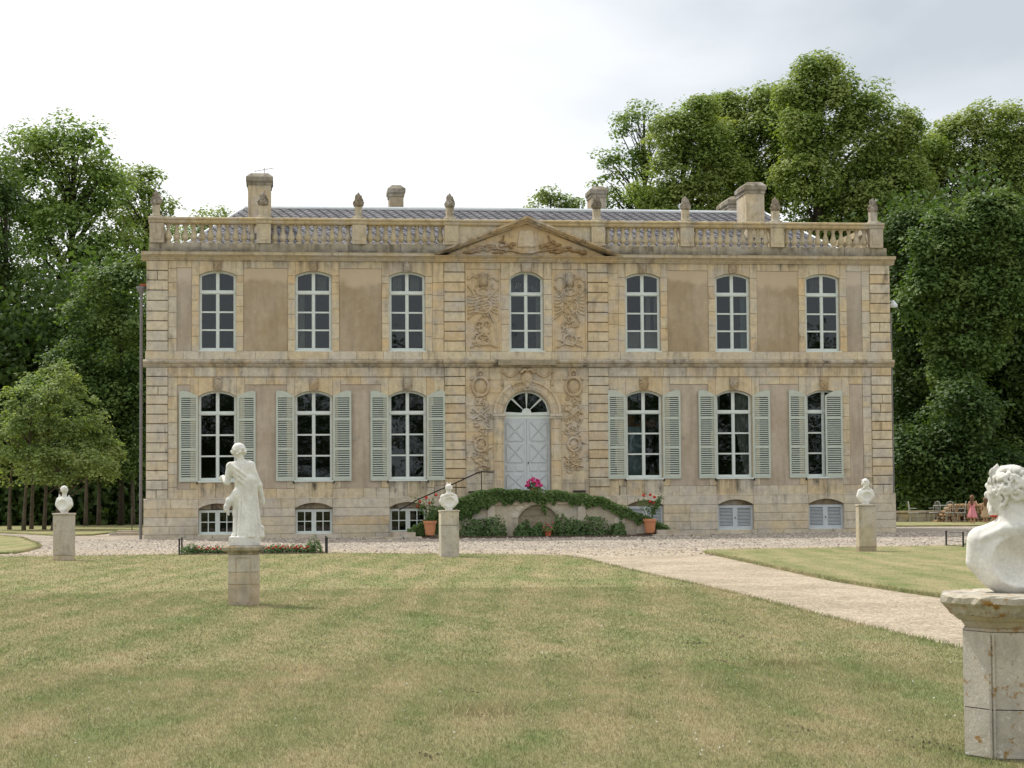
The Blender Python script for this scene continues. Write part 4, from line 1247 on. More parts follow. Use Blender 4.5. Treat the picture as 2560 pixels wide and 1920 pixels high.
# ---------------------------------------------------------------- sculpted figures (signed distance fields meshed with surface nets)
class SDF:
    def __init__(self, lo, hi, h):
        self.lo = np.array(lo, float); self.h = h
        self.n = np.ceil((np.array(hi) - self.lo) / h).astype(int) + 1
        self.ax = [self.lo[i] + h * np.arange(self.n[i]) for i in range(3)]
        self.F = np.full(self.n, 1.0, np.float32)
    def _sub(self, lo, hi, m):
        sl = []
        for i in range(3):
            a = int(np.clip(np.floor((lo[i] - m - self.lo[i]) / self.h), 0, self.n[i])); b = int(np.clip(np.ceil((hi[i] + m - self.lo[i]) / self.h) + 1, 0, self.n[i]))
            sl.append(slice(a, max(b, a)))
        X = self.ax[0][sl[0]][:, None, None]; Y = self.ax[1][sl[1]][None, :, None]; Z = self.ax[2][sl[2]][None, None, :]
        return tuple(sl), X, Y, Z
    def _put(self, sl, d, k, cut):
        f = self.F[sl]
        if f.size == 0: return
        if cut:
            d = -d
            if k > 0:
                hh = np.maximum(k - np.abs(f - d), 0) / k; self.F[sl] = np.maximum(f, d) + hh*hh*k*0.25
            else: self.F[sl] = np.maximum(f, d)
        else:
            if k > 0:
                hh = np.maximum(k - np.abs(f - d), 0) / k; self.F[sl] = np.minimum(f, d) - hh*hh*k*0.25
            else: self.F[sl] = np.minimum(f, d)
    def ell(self, c, r, k=0.02, rot=None, cut=False):
        c = np.array(c, float); r = np.array(r if hasattr(r, '__len__') else (r, r, r), float); m = r.max()
        sl, X, Y, Z = self._sub(c - m, c + m, k + 3*self.h + 0.03)
        x, y, z = X - c[0], Y - c[1], Z - c[2]
        if rot is not None:
            Rm = np.array(Matrix.Rotation(rot[0], 3, rot[1]).transposed())
            x, y, z = (Rm[0,0]*x + Rm[0,1]*y + Rm[0,2]*z, Rm[1,0]*x + Rm[1,1]*y + Rm[1,2]*z, Rm[2,0]*x + Rm[2,1]*y + Rm[2,2]*z)
        q = np.sqrt((x/r[0])**2 + (y/r[1])**2 + (z/r[2])**2)
        q2 = np.sqrt((x/r[0]**2)**2 + (y/r[1]**2)**2 + (z/r[2]**2)**2) + 1e-6
        self._put(sl, q * (q - 1) / q2, k, cut); return self
    def cap(self, a, b, ra, rb=None, k=0.02, cut=False, flat=None):
        a = np.array(a, float); b = np.array(b, float); rb = ra if rb is None else rb; m = max(ra, rb)
        sl, X, Y, Z = self._sub(np.minimum(a, b) - m, np.maximum(a, b) + m, k + 3*self.h)
        d = b - a
        t = np.clip(((X - a[0])*d[0] + (Y - a[1])*d[1] + (Z - a[2])*d[2]) / max(d @ d, 1e-12), 0, 1)
        q = np.sqrt((X - a[0] - t*d[0])**2 + (Y - a[1] - t*d[1])**2 + (Z - a[2] - t*d[2])**2) - (ra + (rb - ra)*t)
        self._put(sl, q, k, cut); return self
    def chain(self, pts, rs, k=0.02, cut=False):
        for i in range(len(pts) - 1):
            r0 = rs[i] if hasattr(rs, '__len__') else rs; r1 = rs[i+1] if hasattr(rs, '__len__') else rs
            self.cap(pts[i], pts[i+1], r0, r1, k, cut)
        return self
    def box(self, c, b, r=0.01, k=0.0, cut=False):
        c = np.array(c, float); b = np.array(b, float)
        sl, X, Y, Z = self._sub(c - b, c + b, k + 3*self.h)
        qx, qy, qz = np.abs(X - c[0]) - b[0] + r, np.abs(Y - c[1]) - b[1] + r, np.abs(Z - c[2]) - b[2] + r
        d = np.sqrt(np.maximum(qx, 0)**2 + np.maximum(qy, 0)**2 + np.maximum(qz, 0)**2) + np.minimum(np.maximum(qx, np.maximum(qy, qz)), 0) - r
        self._put(sl, d, k, cut); return self
    def mesh(self):
        F, n, h = self.F, self.n, self.h
        F[0] = np.maximum(F[0], h); F[-1] = np.maximum(F[-1], h); F[:,0] = np.maximum(F[:,0], h); F[:,-1] = np.maximum(F[:,-1], h); F[:,:,0] = np.maximum(F[:,:,0], h); F[:,:,-1] = np.maximum(F[:,:,-1], h)
        cs = [(i, j, k) for i in (0, 1) for j in (0, 1) for k in (0, 1)]
        V = {c: F[c[0]:n[0]-1+c[0], c[1]:n[1]-1+c[1], c[2]:n[2]-1+c[2]] for c in cs}
        cnt = sum((V[c] < 0).astype(np.int8) for c in cs); mask = (cnt > 0) & (cnt < 8)
        idx = np.full(mask.shape, -1); idx[mask] = np.arange(mask.sum())
        cell = np.argwhere(mask).astype(float); pos = np.zeros_like(cell); num = np.zeros(len(cell))
        for a in cs:
            for ax in range(3):
                if a[ax] == 0:
                    b = list(a); b[ax] = 1; b = tuple(b)
                    fa, fb = V[a][mask], V[b][mask]; cr = (fa < 0) != (fb < 0)
                    t = np.where(cr, fa / np.where(cr, fa - fb, 1), 0)
                    p = np.array(a, float)[None] + t[:, None] * (np.array(b) - np.array(a))[None]
                    pos += np.where(cr[:, None], p, 0); num += cr
        verts = self.lo + h * (cell + pos / num[:, None])
        quads = []
        for ax in range(3):
            o1, o2 = (ax + 1) % 3, (ax + 2) % 3
            s0 = [slice(1, -1)] * 3; s0[ax] = slice(0, -1); s1 = list(s0); s1[ax] = slice(1, None)
            A, B = F[tuple(s0)] < 0, F[tuple(s1)] < 0
            ii = np.argwhere(A != B); fl = A[A != B]
            ii[:, o1] += 1; ii[:, o2] += 1
            def g(d1, d2):
                q = ii.copy(); q[:, o1] += d1; q[:, o2] += d2
                return idx[q[:,0], q[:,1], q[:,2]]
            q = np.stack([g(-1,-1), g(0,-1), g(0,0), g(-1,0)], 1)
            q[~fl] = q[~fl][:, ::-1]
            quads.append(q)
        return verts, np.concatenate(quads)
def sculpt(name, sdf, mat, parent=None, color=None, loc=None, rz=0):
    V, Q = sdf.mesh()
    Q = Q[(Q >= 0).all(1)]
    o = np_obj(name, V, Q, mat, parent, color, True, loc)
    o.rotation_euler = (0, 0, rz)
    return o
MARBLE = tuple(0.85 * v for v in lin(240, 240, 235))

# statue on the lawn: draped youth seen from behind, on a block
def make_statue():
    s = SDF((-.36, -.26, -.01), (.34, .26, 1.40), .0066)
    s.box((.01, 0, .06), (.185, .15, .062), .012)
    # standing right leg hidden by drapery, left leg free
    s.cap((-.055, .0, .66), (-.075, .02, .42), .085, .062, .03).cap((-.075, .02, .42), (-.10, -.02, .16), .058, .036, .02)
    s.ell((-.115, .04, .14), (.042, .09, .03), .02)
    s.cap((.06, 0, .66), (.075, 0, .36), .09, .07, .03).cap((.075, 0, .36), (.085, -.02, .14), .07, .06, .03)
    s.ell((0, 0, .68), (.135, .10, .12), .04)                      # hips
    s.ell((-.005, 0, .86), (.115, .085, .14), .05)                 # waist
    s.ell((-.02, 0, 1.0), (.145, .092, .12), .05)                  # chest
    s.cap((-.155, 0, 1.06), (.075, 0, 1.07), .052, .055, .05)      # shoulders
    s.cap((-.03, 0, 1.10), (-.05, 0, 1.19), .042, .04, .03)        # neck
    s.ell((-.075, .01, 1.265), (.072, .085, .098), .015)           # head turned to the left
    s.ell((-.06, -.02, 1.285), (.080, .078, .080), .01)            # hair
    for k in range(14):
        a = k * .45; s.ell((-.06 + .074*math.cos(a), -.02 + .07*math.sin(a), 1.25 + .035*math.sin(k*1.7)), .020, .01)
    s.ell((-.150, .03, 1.25), (.018, .015, .02), .012); s.ell((.012, -.01, 1.25), (.02, .03, .04), .01)
    # left arm bent, holding a bunch
    s.cap((-.165, 0, 1.05), (-.205, .0, .84), .048, .038, .03).cap((-.205, 0, .84), (-.255, .10, .90), .036, .026, .02)
    for k in range(6): s.ell((-.268 + .02*math.cos(k), .12 + .02*math.sin(k*2), .90 + .02*math.sin(k*1.3)), .022, .012)
    # right arm hanging
    s.cap((.085, 0, 1.04), (.185, -.01, .80), .050, .038, .03).cap((.185, -.01, .80), (.222, .02, .62), .036, .026, .02)
    s.ell((.228, .03, .585), (.025, .03, .045), .015); s.cap((.228, .035, .58), (.235, .045, .53), .014, .009, .01)
    # drapery across the back, from the left shoulder to the right hip, and down to the block
    for k in range(5):
        u = k * .032
        s.chain([(-.165 + u*.4, -.055, 1.085 - u*.8), (-.06, -.098, 1.0 - u), (.05, -.098, .905 - u), (.115, -.075, .85 - u)], .013 if k % 2 else .022, .002)
    s.cap((.07, -.045, .86), (.085, -.04, .16), .085, .115, .03)
    for k in range(7):
        x0 = -.040 + .030*k; x1 = -.050 + .042*k
        s.chain([(x0, -.105 + .01*abs(k-3.5), .86), ((x0 + x1)/2 + .008*math.sin(k), -.125 + .012*abs(k-3.5), .5), (x1, -.15 + .016*abs(k-3.5), .125)], [.014, .021, .027], .002)
    # flying end of the cloth on the left
    s.chain([(-.10, .0, .70), (-.17, -.01, .60), (-.215, -.02, .48)], [.03, .045, .03], .03); s.cap((-.215, -.02, .52), (-.185, -.02, .41), .03, .012, .02)
    s.cap((.20, .0, .13), (.205, 0, .22), .05, .035, .03); s.ell((.215, -.02, .235), .032, .02)
    return s
PB = hit(527, 1314)
def pedestal_statue(p):
    t = empty('statue_pedestal', p, 'square stone pedestal under the draped statue on the lawn', 'pedestal')
    w = 0.205
    b = MB().box(-w, w, -w, w, -0.12, 0.022)
    b.build('pedestal_foot', M['pedestal'], t, C(182, 174, 158))
    for (z0, z1, c_) in ((.024, .335, (178, 158, 130)), (.338, .50, (188, 172, 148)), (.503, .74, (198, 190, 174))):
        MB().block([(-w, z0), (w, z0), (w, z1), (-w, z1)], -w, w, .006).build('pedestal_block', M['stone_plinth'], t, C(*c_))
    pan = MB()
    pts = [(-.10, .10), (-.055, .10), (-.04, .055), (.04, .055), (.055, .10), (.10, .10), (.10, .70), (-.10, .70)]
    for i in range(len(pts)): pan.tube([(pts[i][0], -w, pts[i][1]), (pts[(i+1) % 8][0], -w, pts[(i+1) % 8][1])], .008, 5)
    pan.build('panel_moulding', M['stone_plinth'], t, C(180, 160, 136))
    MB().lathe([(w + .005, .742), (w + .01, .765), (w + .04, .785), (w + .075, .80), (w + .085, .84), (w + .07, .858)], sq=True).build('pedestal_cap', M['pedestal_cap'], t, C(160, 148, 124))
    return t
ps = pedestal_statue(PB); ps.rotation_euler = (0, 0, R(-2))
st = sculpt('statue', make_statue(), M['marble'], None, MARBLE, (PB.x + .0, PB.y, PB.z + .858), R(-2)); st.scale = (1.13, 1.06, 1.035)
tag(st, 'white stone statue of a draped youth seen from behind', 'statue')

# busts on columns, seen from behind: hollow oval back under a rim
def make_bust(kind):
    s = SDF((-.24, -.16, -.01), (.24, .16, .66), .0075)
    s.lathe = None
    s.ell((0, 0, .20), (.195, .115, .175), .02)
    s.cap((-.13, .0, .30), (-.165, .0, .20), .065, .06, .04).cap((.13, 0, .30), (.165, 0, .20), .065, .06, .04)
    s.box((0, 0, -.03), (.3, .3, .03), .0, cut=True)
    s.cap((0, .01, .02), (0, .01, .10), .085, .075, .03)
    s.ell((0, -.155, .185), (.150, .115, .140), .012, cut=True)
    s.cap((0, 0, .33), (0, .01, .44), .058, .05, .03)
    if kind == 0:
        s.ell((.005, .01, .525), (.072, .088, .092), .02); s.ell((.0, -.005, .54), (.078, .082, .085), .01)
        for k in range(16): s.ell((.075*math.cos(k*2.4), -.005 + .075*math.sin(k*2.4), .50 + .012*(k % 7)), .016, .01)
        s.cap((-.11, 0, .36), (-.125, 0, .41), .03, .018, .02).cap((.11, 0, .35), (.125, 0, .39), .03, .018, .02)
        s.ell((-.06, .07, .51), (.02, .02, .02), .02)
    elif kind == 1:
        s.ell((0, .01, .50), (.066, .08, .085), .02); s.ell((0, -.015, .515), (.075, .078, .08), .01)
        for k in range(3): s.chain([(-.075, -.02 - .01*k, .55 - .03*k), (0, -.085 - .004*k, .555 - .03*k), (.075, -.02 - .01*k, .55 - .03*k)], .014, .01)
        s.cap((-.02, 0, .58), (-.03, 0, .635), .03, .012, .02).cap((.03, .0, .58), (.045, 0, .63), .02, .01, .02); s.ell((0, -.07, .49), .035, .02)
        s.chain([(-.17, -.02, .30), (-.06, -.07, .36), (.06, -.06, .37), (.16, 0, .32)], .035, .02)
    else:
        s.ell((.0, .012, .52), (.07, .084, .09), .02); s.ell((-.005, -.01, .535), (.082, .085, .08), .01)
        for k in range(22): s.ell((-.005 + .082*math.cos(k*2.4), -.01 + .08*math.sin(k*2.4), .48 + .011*(k % 9)), .019, .008)
        s.ell((0, -.06, .45), (.05, .04, .06), .02)
        s.chain([(-.15, 0, .33), (-.05, -.05, .39), (.05, -.05, .39), (.15, 0, .33)], .024, .02)
    return s
COLS = [((138, 1215), .385, 1.11, 0, (176, 168, 158), 'left'), ((970, 1207), .41, 1.11, 1, (188, 178, 160), 'mid'), ((1872, 1196), .41, 1.16, 2, (178, 166, 142), 'right')]
col_lab = ['tall grey square stone post at the left edge of the lawn', 'square stone post with a mossy crack in front of the staircase', 'square lichened stone post beside the right corner of the house']
bust_lab = ['white bust with a bare head turned aside, on the left post', 'white bust with a tied topknot, on the post before the staircase', 'white curly haired bust on the post by the right house corner']
for i, (px, w, h, kind, c_, _) in enumerate(COLS):
    p = hit(*px); yaw = [R(-14), R(3), R(-6)][i]
    t = empty('stone_post', p, col_lab[i], 'stone post', 'stone posts carrying busts', yaw)
    b = MB(); z_ = -.15
    rg = random.Random(i)
    if i == 1:
        MB().block([(-w/2, -.15), (w/2, -.15), (w/2, .76), (-w/2, .76)], -w/2, w/2, .012).build('post_block', M['column'], t, C(*c_))
        MB().block([(-w/2, .766), (w/2, .766), (w/2, h - .02), (-w/2, h - .02)], -w/2, w/2, .012).build('post_block', M['column'], t, C(196, 186, 166))
    else:
        MB().block([(-w/2 - .01, -.15), (w/2 - .01, -.15), (w/2 - .01, .16), (-w/2 - .01, .16)], -w/2, w/2, .012).build('post_block', M['column'], t, C(186, 168, 140) if i == 0 else C(150, 136, 110))
        MB().block([(-w/2, .165), (w/2, .165), (w/2, h - .04), (-w/2, h - .04)], -w/2, w/2, .012).build('post_block', M['column'], t, C(*c_))
    MB().block([(-w/2 - .015, h - .035), (w/2 + .015, h - .035), (w/2 + .015, h), (-w/2 - .015, h)], -w/2 - .015, w/2 + .015, .008).build('post_cap', M['column'], t, C(190, 180, 164))
    bu = sculpt('bust', make_bust(kind), M['marble'], None, MARBLE, (p.x, p.y, p.z + h - .004), yaw + [R(-12), R(4), R(8)][i])
    tag(bu, bust_lab[i], 'bust', 'white busts on stone posts')

# large bust in the foreground, head turned to the left, back hollowed out
def make_big_bust():
    s = SDF((-.42, -.30, -.01), (.42, .30, .80), .0068)
    # torso cut below the chest, hollow behind
    s.ell((0, .02, .215), (.300, .175, .245), .02)
    s.cap((-.05, .0, .35), (-.225, .0, .315), .075, .075, .05).cap((.05, 0, .35), (.225, 0, .315), .075, .075, .05)
    s.cap((-.235, .0, .31), (-.262, .0, .19), .078, .062, .03).cap((.235, 0, .31), (.262, .0, .19), .078, .062, .03)
    s.ell((.01, -.275, .185), (.235, .235, .215), .008, cut=True)
    s.box((0, 0, -.03), (.5, .5, .03), .0, cut=True)
    s.chain([(-.21, -.085, .33), (-.10, -.10, .375), (.02, -.11, .385), (.14, -.10, .36)], [.02, .028, .026, .02], .025)
    s.cap((0, -.005, .34), (-.045, .0, .50), .105, .085, .05)
    # head, turned to its left and away
    hc = np.array((-.075, .03, .595))
    s.ell(hc, (.118, .100, .128), .03)
    s.ell(hc + (.030, -.020, .025), (.118, .112, .114), .02)
    s.ell(hc + (-.070, .050, -.080), (.050, .055, .050), .03)             # chin and beard
    for k in range(14): s.ell(hc + (-.070 - .025*math.cos(k), .02 + .055*math.sin(k*1.9), -.092 - .022*math.sin(k*1.3)), .019, .008)
    s.ell(hc + (-.118, .055, -.01), (.018, .016, .022), .02); s.ell(hc + (-.100, .035, .045), (.03, .05, .022), .02)
    s.chain([hc + (-.095, -.045, .0), hc + (-.07, -.085, .0)], .012, .01)
    e = hc + (-.034, -.126, -.030)
    s.chain([e + (.016, .01, -.036), e + (.032, -.002, -.004), e + (.024, -.002, .030), e + (-.006, 0, .038), e + (-.020, .006, .016)], .0115, .003); s.ell(e + (.002, .006, -.044), (.014, .014, .018), .005); s.ell(e + (-.004, .012, -.004), (.016, .018, .022), .004)
    # curls in rows over the skull
    rg = random.Random(12)
    for k in range(170):
        th = rg.uniform(0, 6.283); ph = rg.uniform(-.45, 1.5)
        d = np.array((math.cos(th)*math.cos(ph), math.sin(th)*math.cos(ph), math.sin(ph)))
        p = hc + (.025, -.015, .028) + d * np.array((.126, .118, .122))
        if p[0] < hc[0] - .07 and p[2] < hc[2] + .06: continue
        if np.linalg.norm(p - e) < .042: continue
        t1 = np.cross(d, (rg.uniform(-.4, .4), rg.uniform(-.4, .4), 1)); t1 /= np.linalg.norm(t1); t2 = np.cross(d, t1); sg = rg.choice((-1, 1)); R0 = rg.uniform(.019, .031)
        s.chain([p + R0*(math.cos(a)*t1 + sg*math.sin(a)*t2) + d*.004 for a in (0, 1.2, 2.4, 3.6)], [.010, .0145, .013, .008], .001)
    # nape locks and vine leaves at the brow
    for k in range(10): s.chain([hc + (.06 + .008*k, -.07 + .012*k, -.05), hc + (.055 + .008*k, -.075 + .012*k, -.10), hc + (.065 + .006*k, -.07 + .012*k, -.135 - .004*k)], [.015, .015, .008], .008)
    for k in range(6): s.ell(hc + (-.085 + .02*k, -.055 + .015*k, .125 + .01*(k % 2)), (.018, .012, .030), .008, (rg.uniform(-.5, .5), 'Y'))
    s.ell(hc + (-.055, -.03, .15), (.012, .012, .028), .008)
    return s
BB = deep(2208, 1280, 11.7); gz = ground(BB.x, BB.y)
BH = BB.z - gz
BYAW = R(-21)
t = empty('bust_pedestal', (BB.x, BB.y, gz), 'large lichen spotted stone pedestal at the right edge in the foreground', 'pedestal', None, BYAW)
def octa(mb, w, f, z0, z1, w2=None, f2=None):
    """square block with canted corners: half width w, half front f"""
    w2 = w if w2 is None else w2; f2 = f if f2 is None else f2
    def rg_(w, f, z): return [(-f, -w, z), (f, -w, z), (w, -f, z), (w, f, z), (f, w, z), (-f, w, z), (-w, f, z), (-w, -f, z)]
    return mb.add(rg_(w, f, z0) + rg_(w2, f2, z1), [tuple(range(7, -1, -1)), tuple(range(8, 16))] + [(k, (k+1) % 8, 8 + (k+1) % 8, 8 + k) for k in range(8)])
pw, pf = .345, .185
octa(MB(), pw - .012, pf - .005, -.25, .055).build('pedestal_foot', M['pedestal'], t, C(178, 170, 156))
octa(MB(), pw, pf, .060, .335, pw, pf).build('pedestal_block', M['pedestal'], t, C(176, 170, 158))
octa(MB(), pw, pf, .341, BH - .215, pw, pf).build('pedestal_block', M['pedestal'], t, C(182, 177, 167))
for sx in (-1, 1):
    for k, o_ in enumerate((.0, .022)):
        MB().box(sx*(pf + .006 - o_) - .006, sx*(pf + .006 - o_) + .006, -pw - .010, -pw + .012, .07, BH - .225).build('corner_strip', M['pedestal'], t, C(190, 184, 172))
nk = octa(MB(), pw - .012, pf - .006, BH - .212, BH - .195); octa(nk, pw - .02, pf - .01, BH - .195, BH - .15, pw + .01, pf + .004); octa(nk, pw + .02, pf + .008, BH - .15, BH - .118, pw + .055, pf + .022)
nk.build('pedestal_neck', M['pedestal'], t, C(168, 156, 134))
capm = MB(); prof = [(pw + .06, BH - .116), (pw + .075, BH - .10), (pw + .10, BH - .07), (pw + .125, BH - .045), (pw + .13, BH - .012), (pw + .115, BH), (.15, BH + .001)]
rg = random.Random(4); vs = []; n_ = 64
for r_, z_ in prof:
    f_ = pf + (r_ - pw)*.42; cor = [(-f_, -r_), (f_, -r_), (r_, -f_), (r_, f_), (f_, r_), (-f_, r_), (-r_, f_), (-r_, -f_)]
    for k in range(n_):
        e_, u = divmod(k, n_ // 8); u /= n_ // 8; a_, b_ = cor[e_], cor[(e_ + 1) % 8]
        j_ = 1 + (rg.uniform(-.022, .010) if r_ > pw + .09 else 0)
        vs.append(((a_[0] + (b_[0]-a_[0])*u)*j_, (a_[1] + (b_[1]-a_[1])*u)*j_, z_ + (rg.uniform(-.006, .004) if r_ > .2 else 0)))
fs = [(i*n_ + k, i*n_ + (k+1) % n_, (i+1)*n_ + (k+1) % n_, (i+1)*n_ + k) for i in range(len(prof) - 1) for k in range(n_)] + [tuple(range(n_ - 1, -1, -1)), tuple((len(prof) - 1)*n_ + k for k in range(n_))]
capm.add(vs, fs).build('pedestal_cap', M['pedestal_cap'], t, C(178, 172, 158))
bb = sculpt('bust', make_big_bust(), M['marble'], None, MARBLE, (BB.x - .0, BB.y, BB.z - .004), BYAW)
tag(bb, 'large white curly haired bust with hollow back in the right foreground', 'bust')

# ---------------------------------------------------------------- leaves
def leaf_cloud(name, P, Nrm, size, mat, parent, aspect=0.62, seed=1, kind='stuff', fold=0.0):
    g_ = np.random.default_rng(seed); n = len(P)
    Nrm = Nrm / (np.linalg.norm(Nrm, axis=1, keepdims=True) + 1e-9)
    r_ = g_.normal(size=(n, 3)); T = np.cross(Nrm, r_); T /= (np.linalg.norm(T, axis=1, keepdims=True) + 1e-9); B = np.cross(Nrm, T)
    L = (size * g_.uniform(.65, 1.25, n))[:, None] if np.isscalar(size) else size[:, None]
    W = L * aspect
    V = np.stack([P - T*L/2, P + B*W/2 + T*L*.06 - Nrm*L*.08, P + T*L/2, P - B*W/2 + T*L*.06 - Nrm*L*.08], 1).reshape(-1, 3)
    Q = np.arange(4*n).reshape(n, 4)
    o = np_obj(name, V, Q, mat, parent)
    if kind: o['kind'] = kind
    return o
def clumps(g_, blobs, dens, shell=0.55, back=1.0):
    """points in a set of ellipsoids, mostly near their surfaces"""
    out, nrm = [], []
    for (cx_, cy_, cz_, rx, ry, rz) in blobs:
        n = max(4, int(dens * (rx*rz + ry*rz + rx*ry) * 4))
        d = g_.normal(size=(n, 3)); d /= np.linalg.norm(d, axis=1, keepdims=True)
        r_ = shell + (1 - shell) * g_.random(n) ** 0.6
        p = np.array((cx_, cy_, cz_)) + d * r_[:, None] * np.array((rx, ry, rz))
        keep = np.ones(n, bool)
        if back < 1: keep = (d[:, 1] < 0.35) | (g_.random(n) < back)
        out.append(p[keep]); nrm.append(d[keep])
    return np.concatenate(out), np.concatenate(nrm)
def tree(name, base, label, cat, blobs, trunk_h, trunk_r, mat, seed, dens=0.9, per=70, leaf=0.20, cr=(0.55, 1.0), group=None, bark='bark', limbs=26, lean=(0, 0), back=0.35, up=1.5, shell=0.5, top=None, lobe=1.3):
    """blobs are relative to the base: (x, y, z, rx, ry, rz)"""
    g_ = np.random.default_rng(seed)
    t = empty(name, base, label, cat, group)
    Cn, Dn = clumps(g_, blobs, dens * .5, shell, back); per = int(per * 2.0)
    m = len(Cn)
    idx = np.repeat(np.arange(m), per)
    rad = (g_.uniform(cr[0], cr[1], m) * lobe)[idx]
    d = g_.normal(size=(len(idx), 3)); d[:, 2] += .35; d /= np.linalg.norm(d, axis=1, keepdims=True)
    rr_ = g_.random(len(idx)) ** 0.28
    bump_ = 1 + .26*np.sin(d[:, 0]*4 + idx) * np.sin(d[:, 2]*5 + idx*2.1)
    P = Cn[idx] + d * (rad * rr_ * bump_)[:, None] * np.array((1, 1, .66)) + np.where(g_.random(len(idx)) < .03, 1, 0)[:, None] * d * (rad*.25)[:, None]
    Nn = g_.normal(size=P.shape) * .7 + d * .8 + Dn[idx] * .35 + np.array((0, 0, up))
    keep = P[:, 2] > 0.15
    leaf_cloud('crown', P[keep], Nn[keep], leaf, mat, t, .66, seed)
    # trunk and limbs
    w = MB()
    zt = top or max(b[2] for b in blobs)
    n = 9; ax = []
    for i in range(n):
        f = i / (n - 1)
        ax.append(Vector((lean[0]*f + .10*math.sin(3*f + seed)*f, lean[1]*f, zt*f - .2*(i == 0))))
    rads = [trunk_r * (1.25 if i == 0 else 1.0) * (1 - .82 * (i/(n-1)) ** 1.1) for i in range(n)]
    w.tube(ax, rads, 8)
    order = g_.permutation(m)[:limbs]
    for j in order:
        c = Vector(Cn[j])
        f = min(max((c.z - .5*math.hypot(c.x, c.y)) / zt, trunk_h / zt * .8), .92) * .9
        i0 = f * (n - 1); k = int(i0); p0 = ax[k].lerp(ax[min(k + 1, n - 1)], i0 - k)
        r0 = max(trunk_r * (1 - .82*f) * .55, .025)
        mid = p0.lerp(c, .5) + Vector((g_.uniform(-.3, .3), g_.uniform(-.3, .3), .12*(c - p0).length))
        m2 = p0.lerp(c, .8) + Vector((g_.uniform(-.2, .2), g_.uniform(-.2, .2), .08*(c - p0).length))
        w.tube([p0, mid, m2, c], [r0, r0*.6, r0*.38, r0*.15], 5)
    w.build('trunk', M[bark], t, smooth=True, fix=False)
    return t

def rel(base, pts, Z, dz=0.0):
    """crown lobes from (x, y, rx, ry, depth offset) read off the photograph at distance Z"""
    s = F_PX / 1.15732 / Z; out = []
    for (x, y, rx, ry, dd) in pts:
        p = deep(x, y, Z + dd) - base
        k = (Z + dd) / Z
        out.append((p.x, p.y, p.z, rx/s*k, (rx + ry)/2/s*k*.9, ry/s*k))
    return out
def gbase(x, Z):
    p = deep(x, 900, Z); return Vector((p.x, p.y, ground(p.x, p.y)))

# left: large tree with open branching
b = gbase(152, 105.3)
tree('plane_tree', b, 'tall spreading tree with sky showing between its limbs, left of the house', 'tree',
     rel(b, [(118, 305, 62, 50, 0), (55, 335, 70, 60, 1), (195, 330, 62, 52, -1), (95, 420, 100, 70, 0), (215, 420, 75, 65, 1), (150, 520, 105, 75, -1), (40, 500, 70, 70, 2), (245, 530, 60, 60, 0), (60, 620, 60, 55, 1), (230, 640, 60, 55, -1), (150, 640, 60, 50, 2)], 105.3),
     5.0, .42, M['leaf_mid'], 11, dens=1.72, per=58, leaf=.25, cr=(.5, 1.0), limbs=60, bark='bark_dark', back=.5)
b = gbase(318, 112.5)
tree('linden_tree', b, 'yellow green tree crown rising behind the left end of the balustrade', 'tree',
     rel(b, [(270, 385, 45, 38, 0), (315, 400, 40, 36, 0), (285, 450, 50, 45, 1), (345, 455, 32, 38, -1), (300, 520, 50, 50, 0), (325, 590, 45, 50, 0)], 112.5),
     6.0, .32, M['leaf_lime'], 12, dens=1.89, per=64, leaf=.23, cr=(.45, .85), limbs=34, bark='bark_dark', back=.4)
b = gbase(10, 94.4)
tree('beech_tree', b, 'dense dark tree cut by the left edge of the photo', 'tree',
     rel(b, [(-30, 420, 60, 70, 0), (20, 620, 55, 60, 0), (-40, 560, 70, 80, 0), (10, 720, 70, 70, -1), (40, 800, 60, 60, 1), (-50, 760, 80, 90, 0), (60, 900, 60, 70, 1)], 94.4),
     3.0, .34, M['leaf_dark'], 13, dens=2.32, per=70, leaf=.22, cr=(.5, .9), limbs=24, bark='bark_dark', back=.3)
b = gbase(262, 86.0)
tree('linden_tree', b, 'rounded green tree close to the left wall of the house', 'tree',
     rel(b, [(245, 625, 60, 45, 0), (285, 590, 40, 35, 0), (200, 690, 62, 55, 0), (285, 700, 52, 60, 0), (230, 780, 80, 60, 0), (175, 800, 60, 60, 1), (280, 850, 55, 65, 0), (220, 900, 80, 70, 0), (290, 980, 45, 60, 0), (200, 990, 70, 55, 1)], 85.3),
     2.5, .13, M['leaf_deep'], 14, dens=3.19, per=70, leaf=.19, cr=(.4, .75), limbs=26, bark='bark_dark', back=.35)
# young limes with bare stems on the left
young = [(22, 78.4, [(10, 945, 60, 50, 0), (20, 1010, 60, 35, 0)], 'slim stemmed young lime tree at the far left of the grass'),
         (52, 77.3, [(30, 860, 22, 20, 0), (72, 852, 24, 22, 0), (60, 890, 50, 42, 0), (45, 960, 60, 50, 0)], 'second young lime from the left, its crown among the others'),
         (69, 79.1, [(95, 850, 55, 45, 1), (70, 920, 60, 50, 1)], 'third slim stemmed young lime from the left'),
         (96, 78.0, [(132, 802, 20, 18, 0), (108, 822, 22, 24, 0), (160, 838, 22, 22, 0), (186, 876, 24, 24, 0), (205, 905, 20, 20, 0), (240, 945, 20, 20, 0), (252, 978, 14, 16, 0), (125, 850, 40, 44, 0), (150, 890, 62, 55, 0), (180, 960, 62, 50, 0), (120, 960, 70, 60, 0), (215, 985, 40, 40, 0)], 'bright green young lime with the tallest pointed crown'),
         (112, 76.6, [(150, 1010, 70, 38, 0), (210, 1020, 40, 32, 0), (90, 1010, 60, 36, 0)], 'young lime with a leaning stem beside the left stone post')]
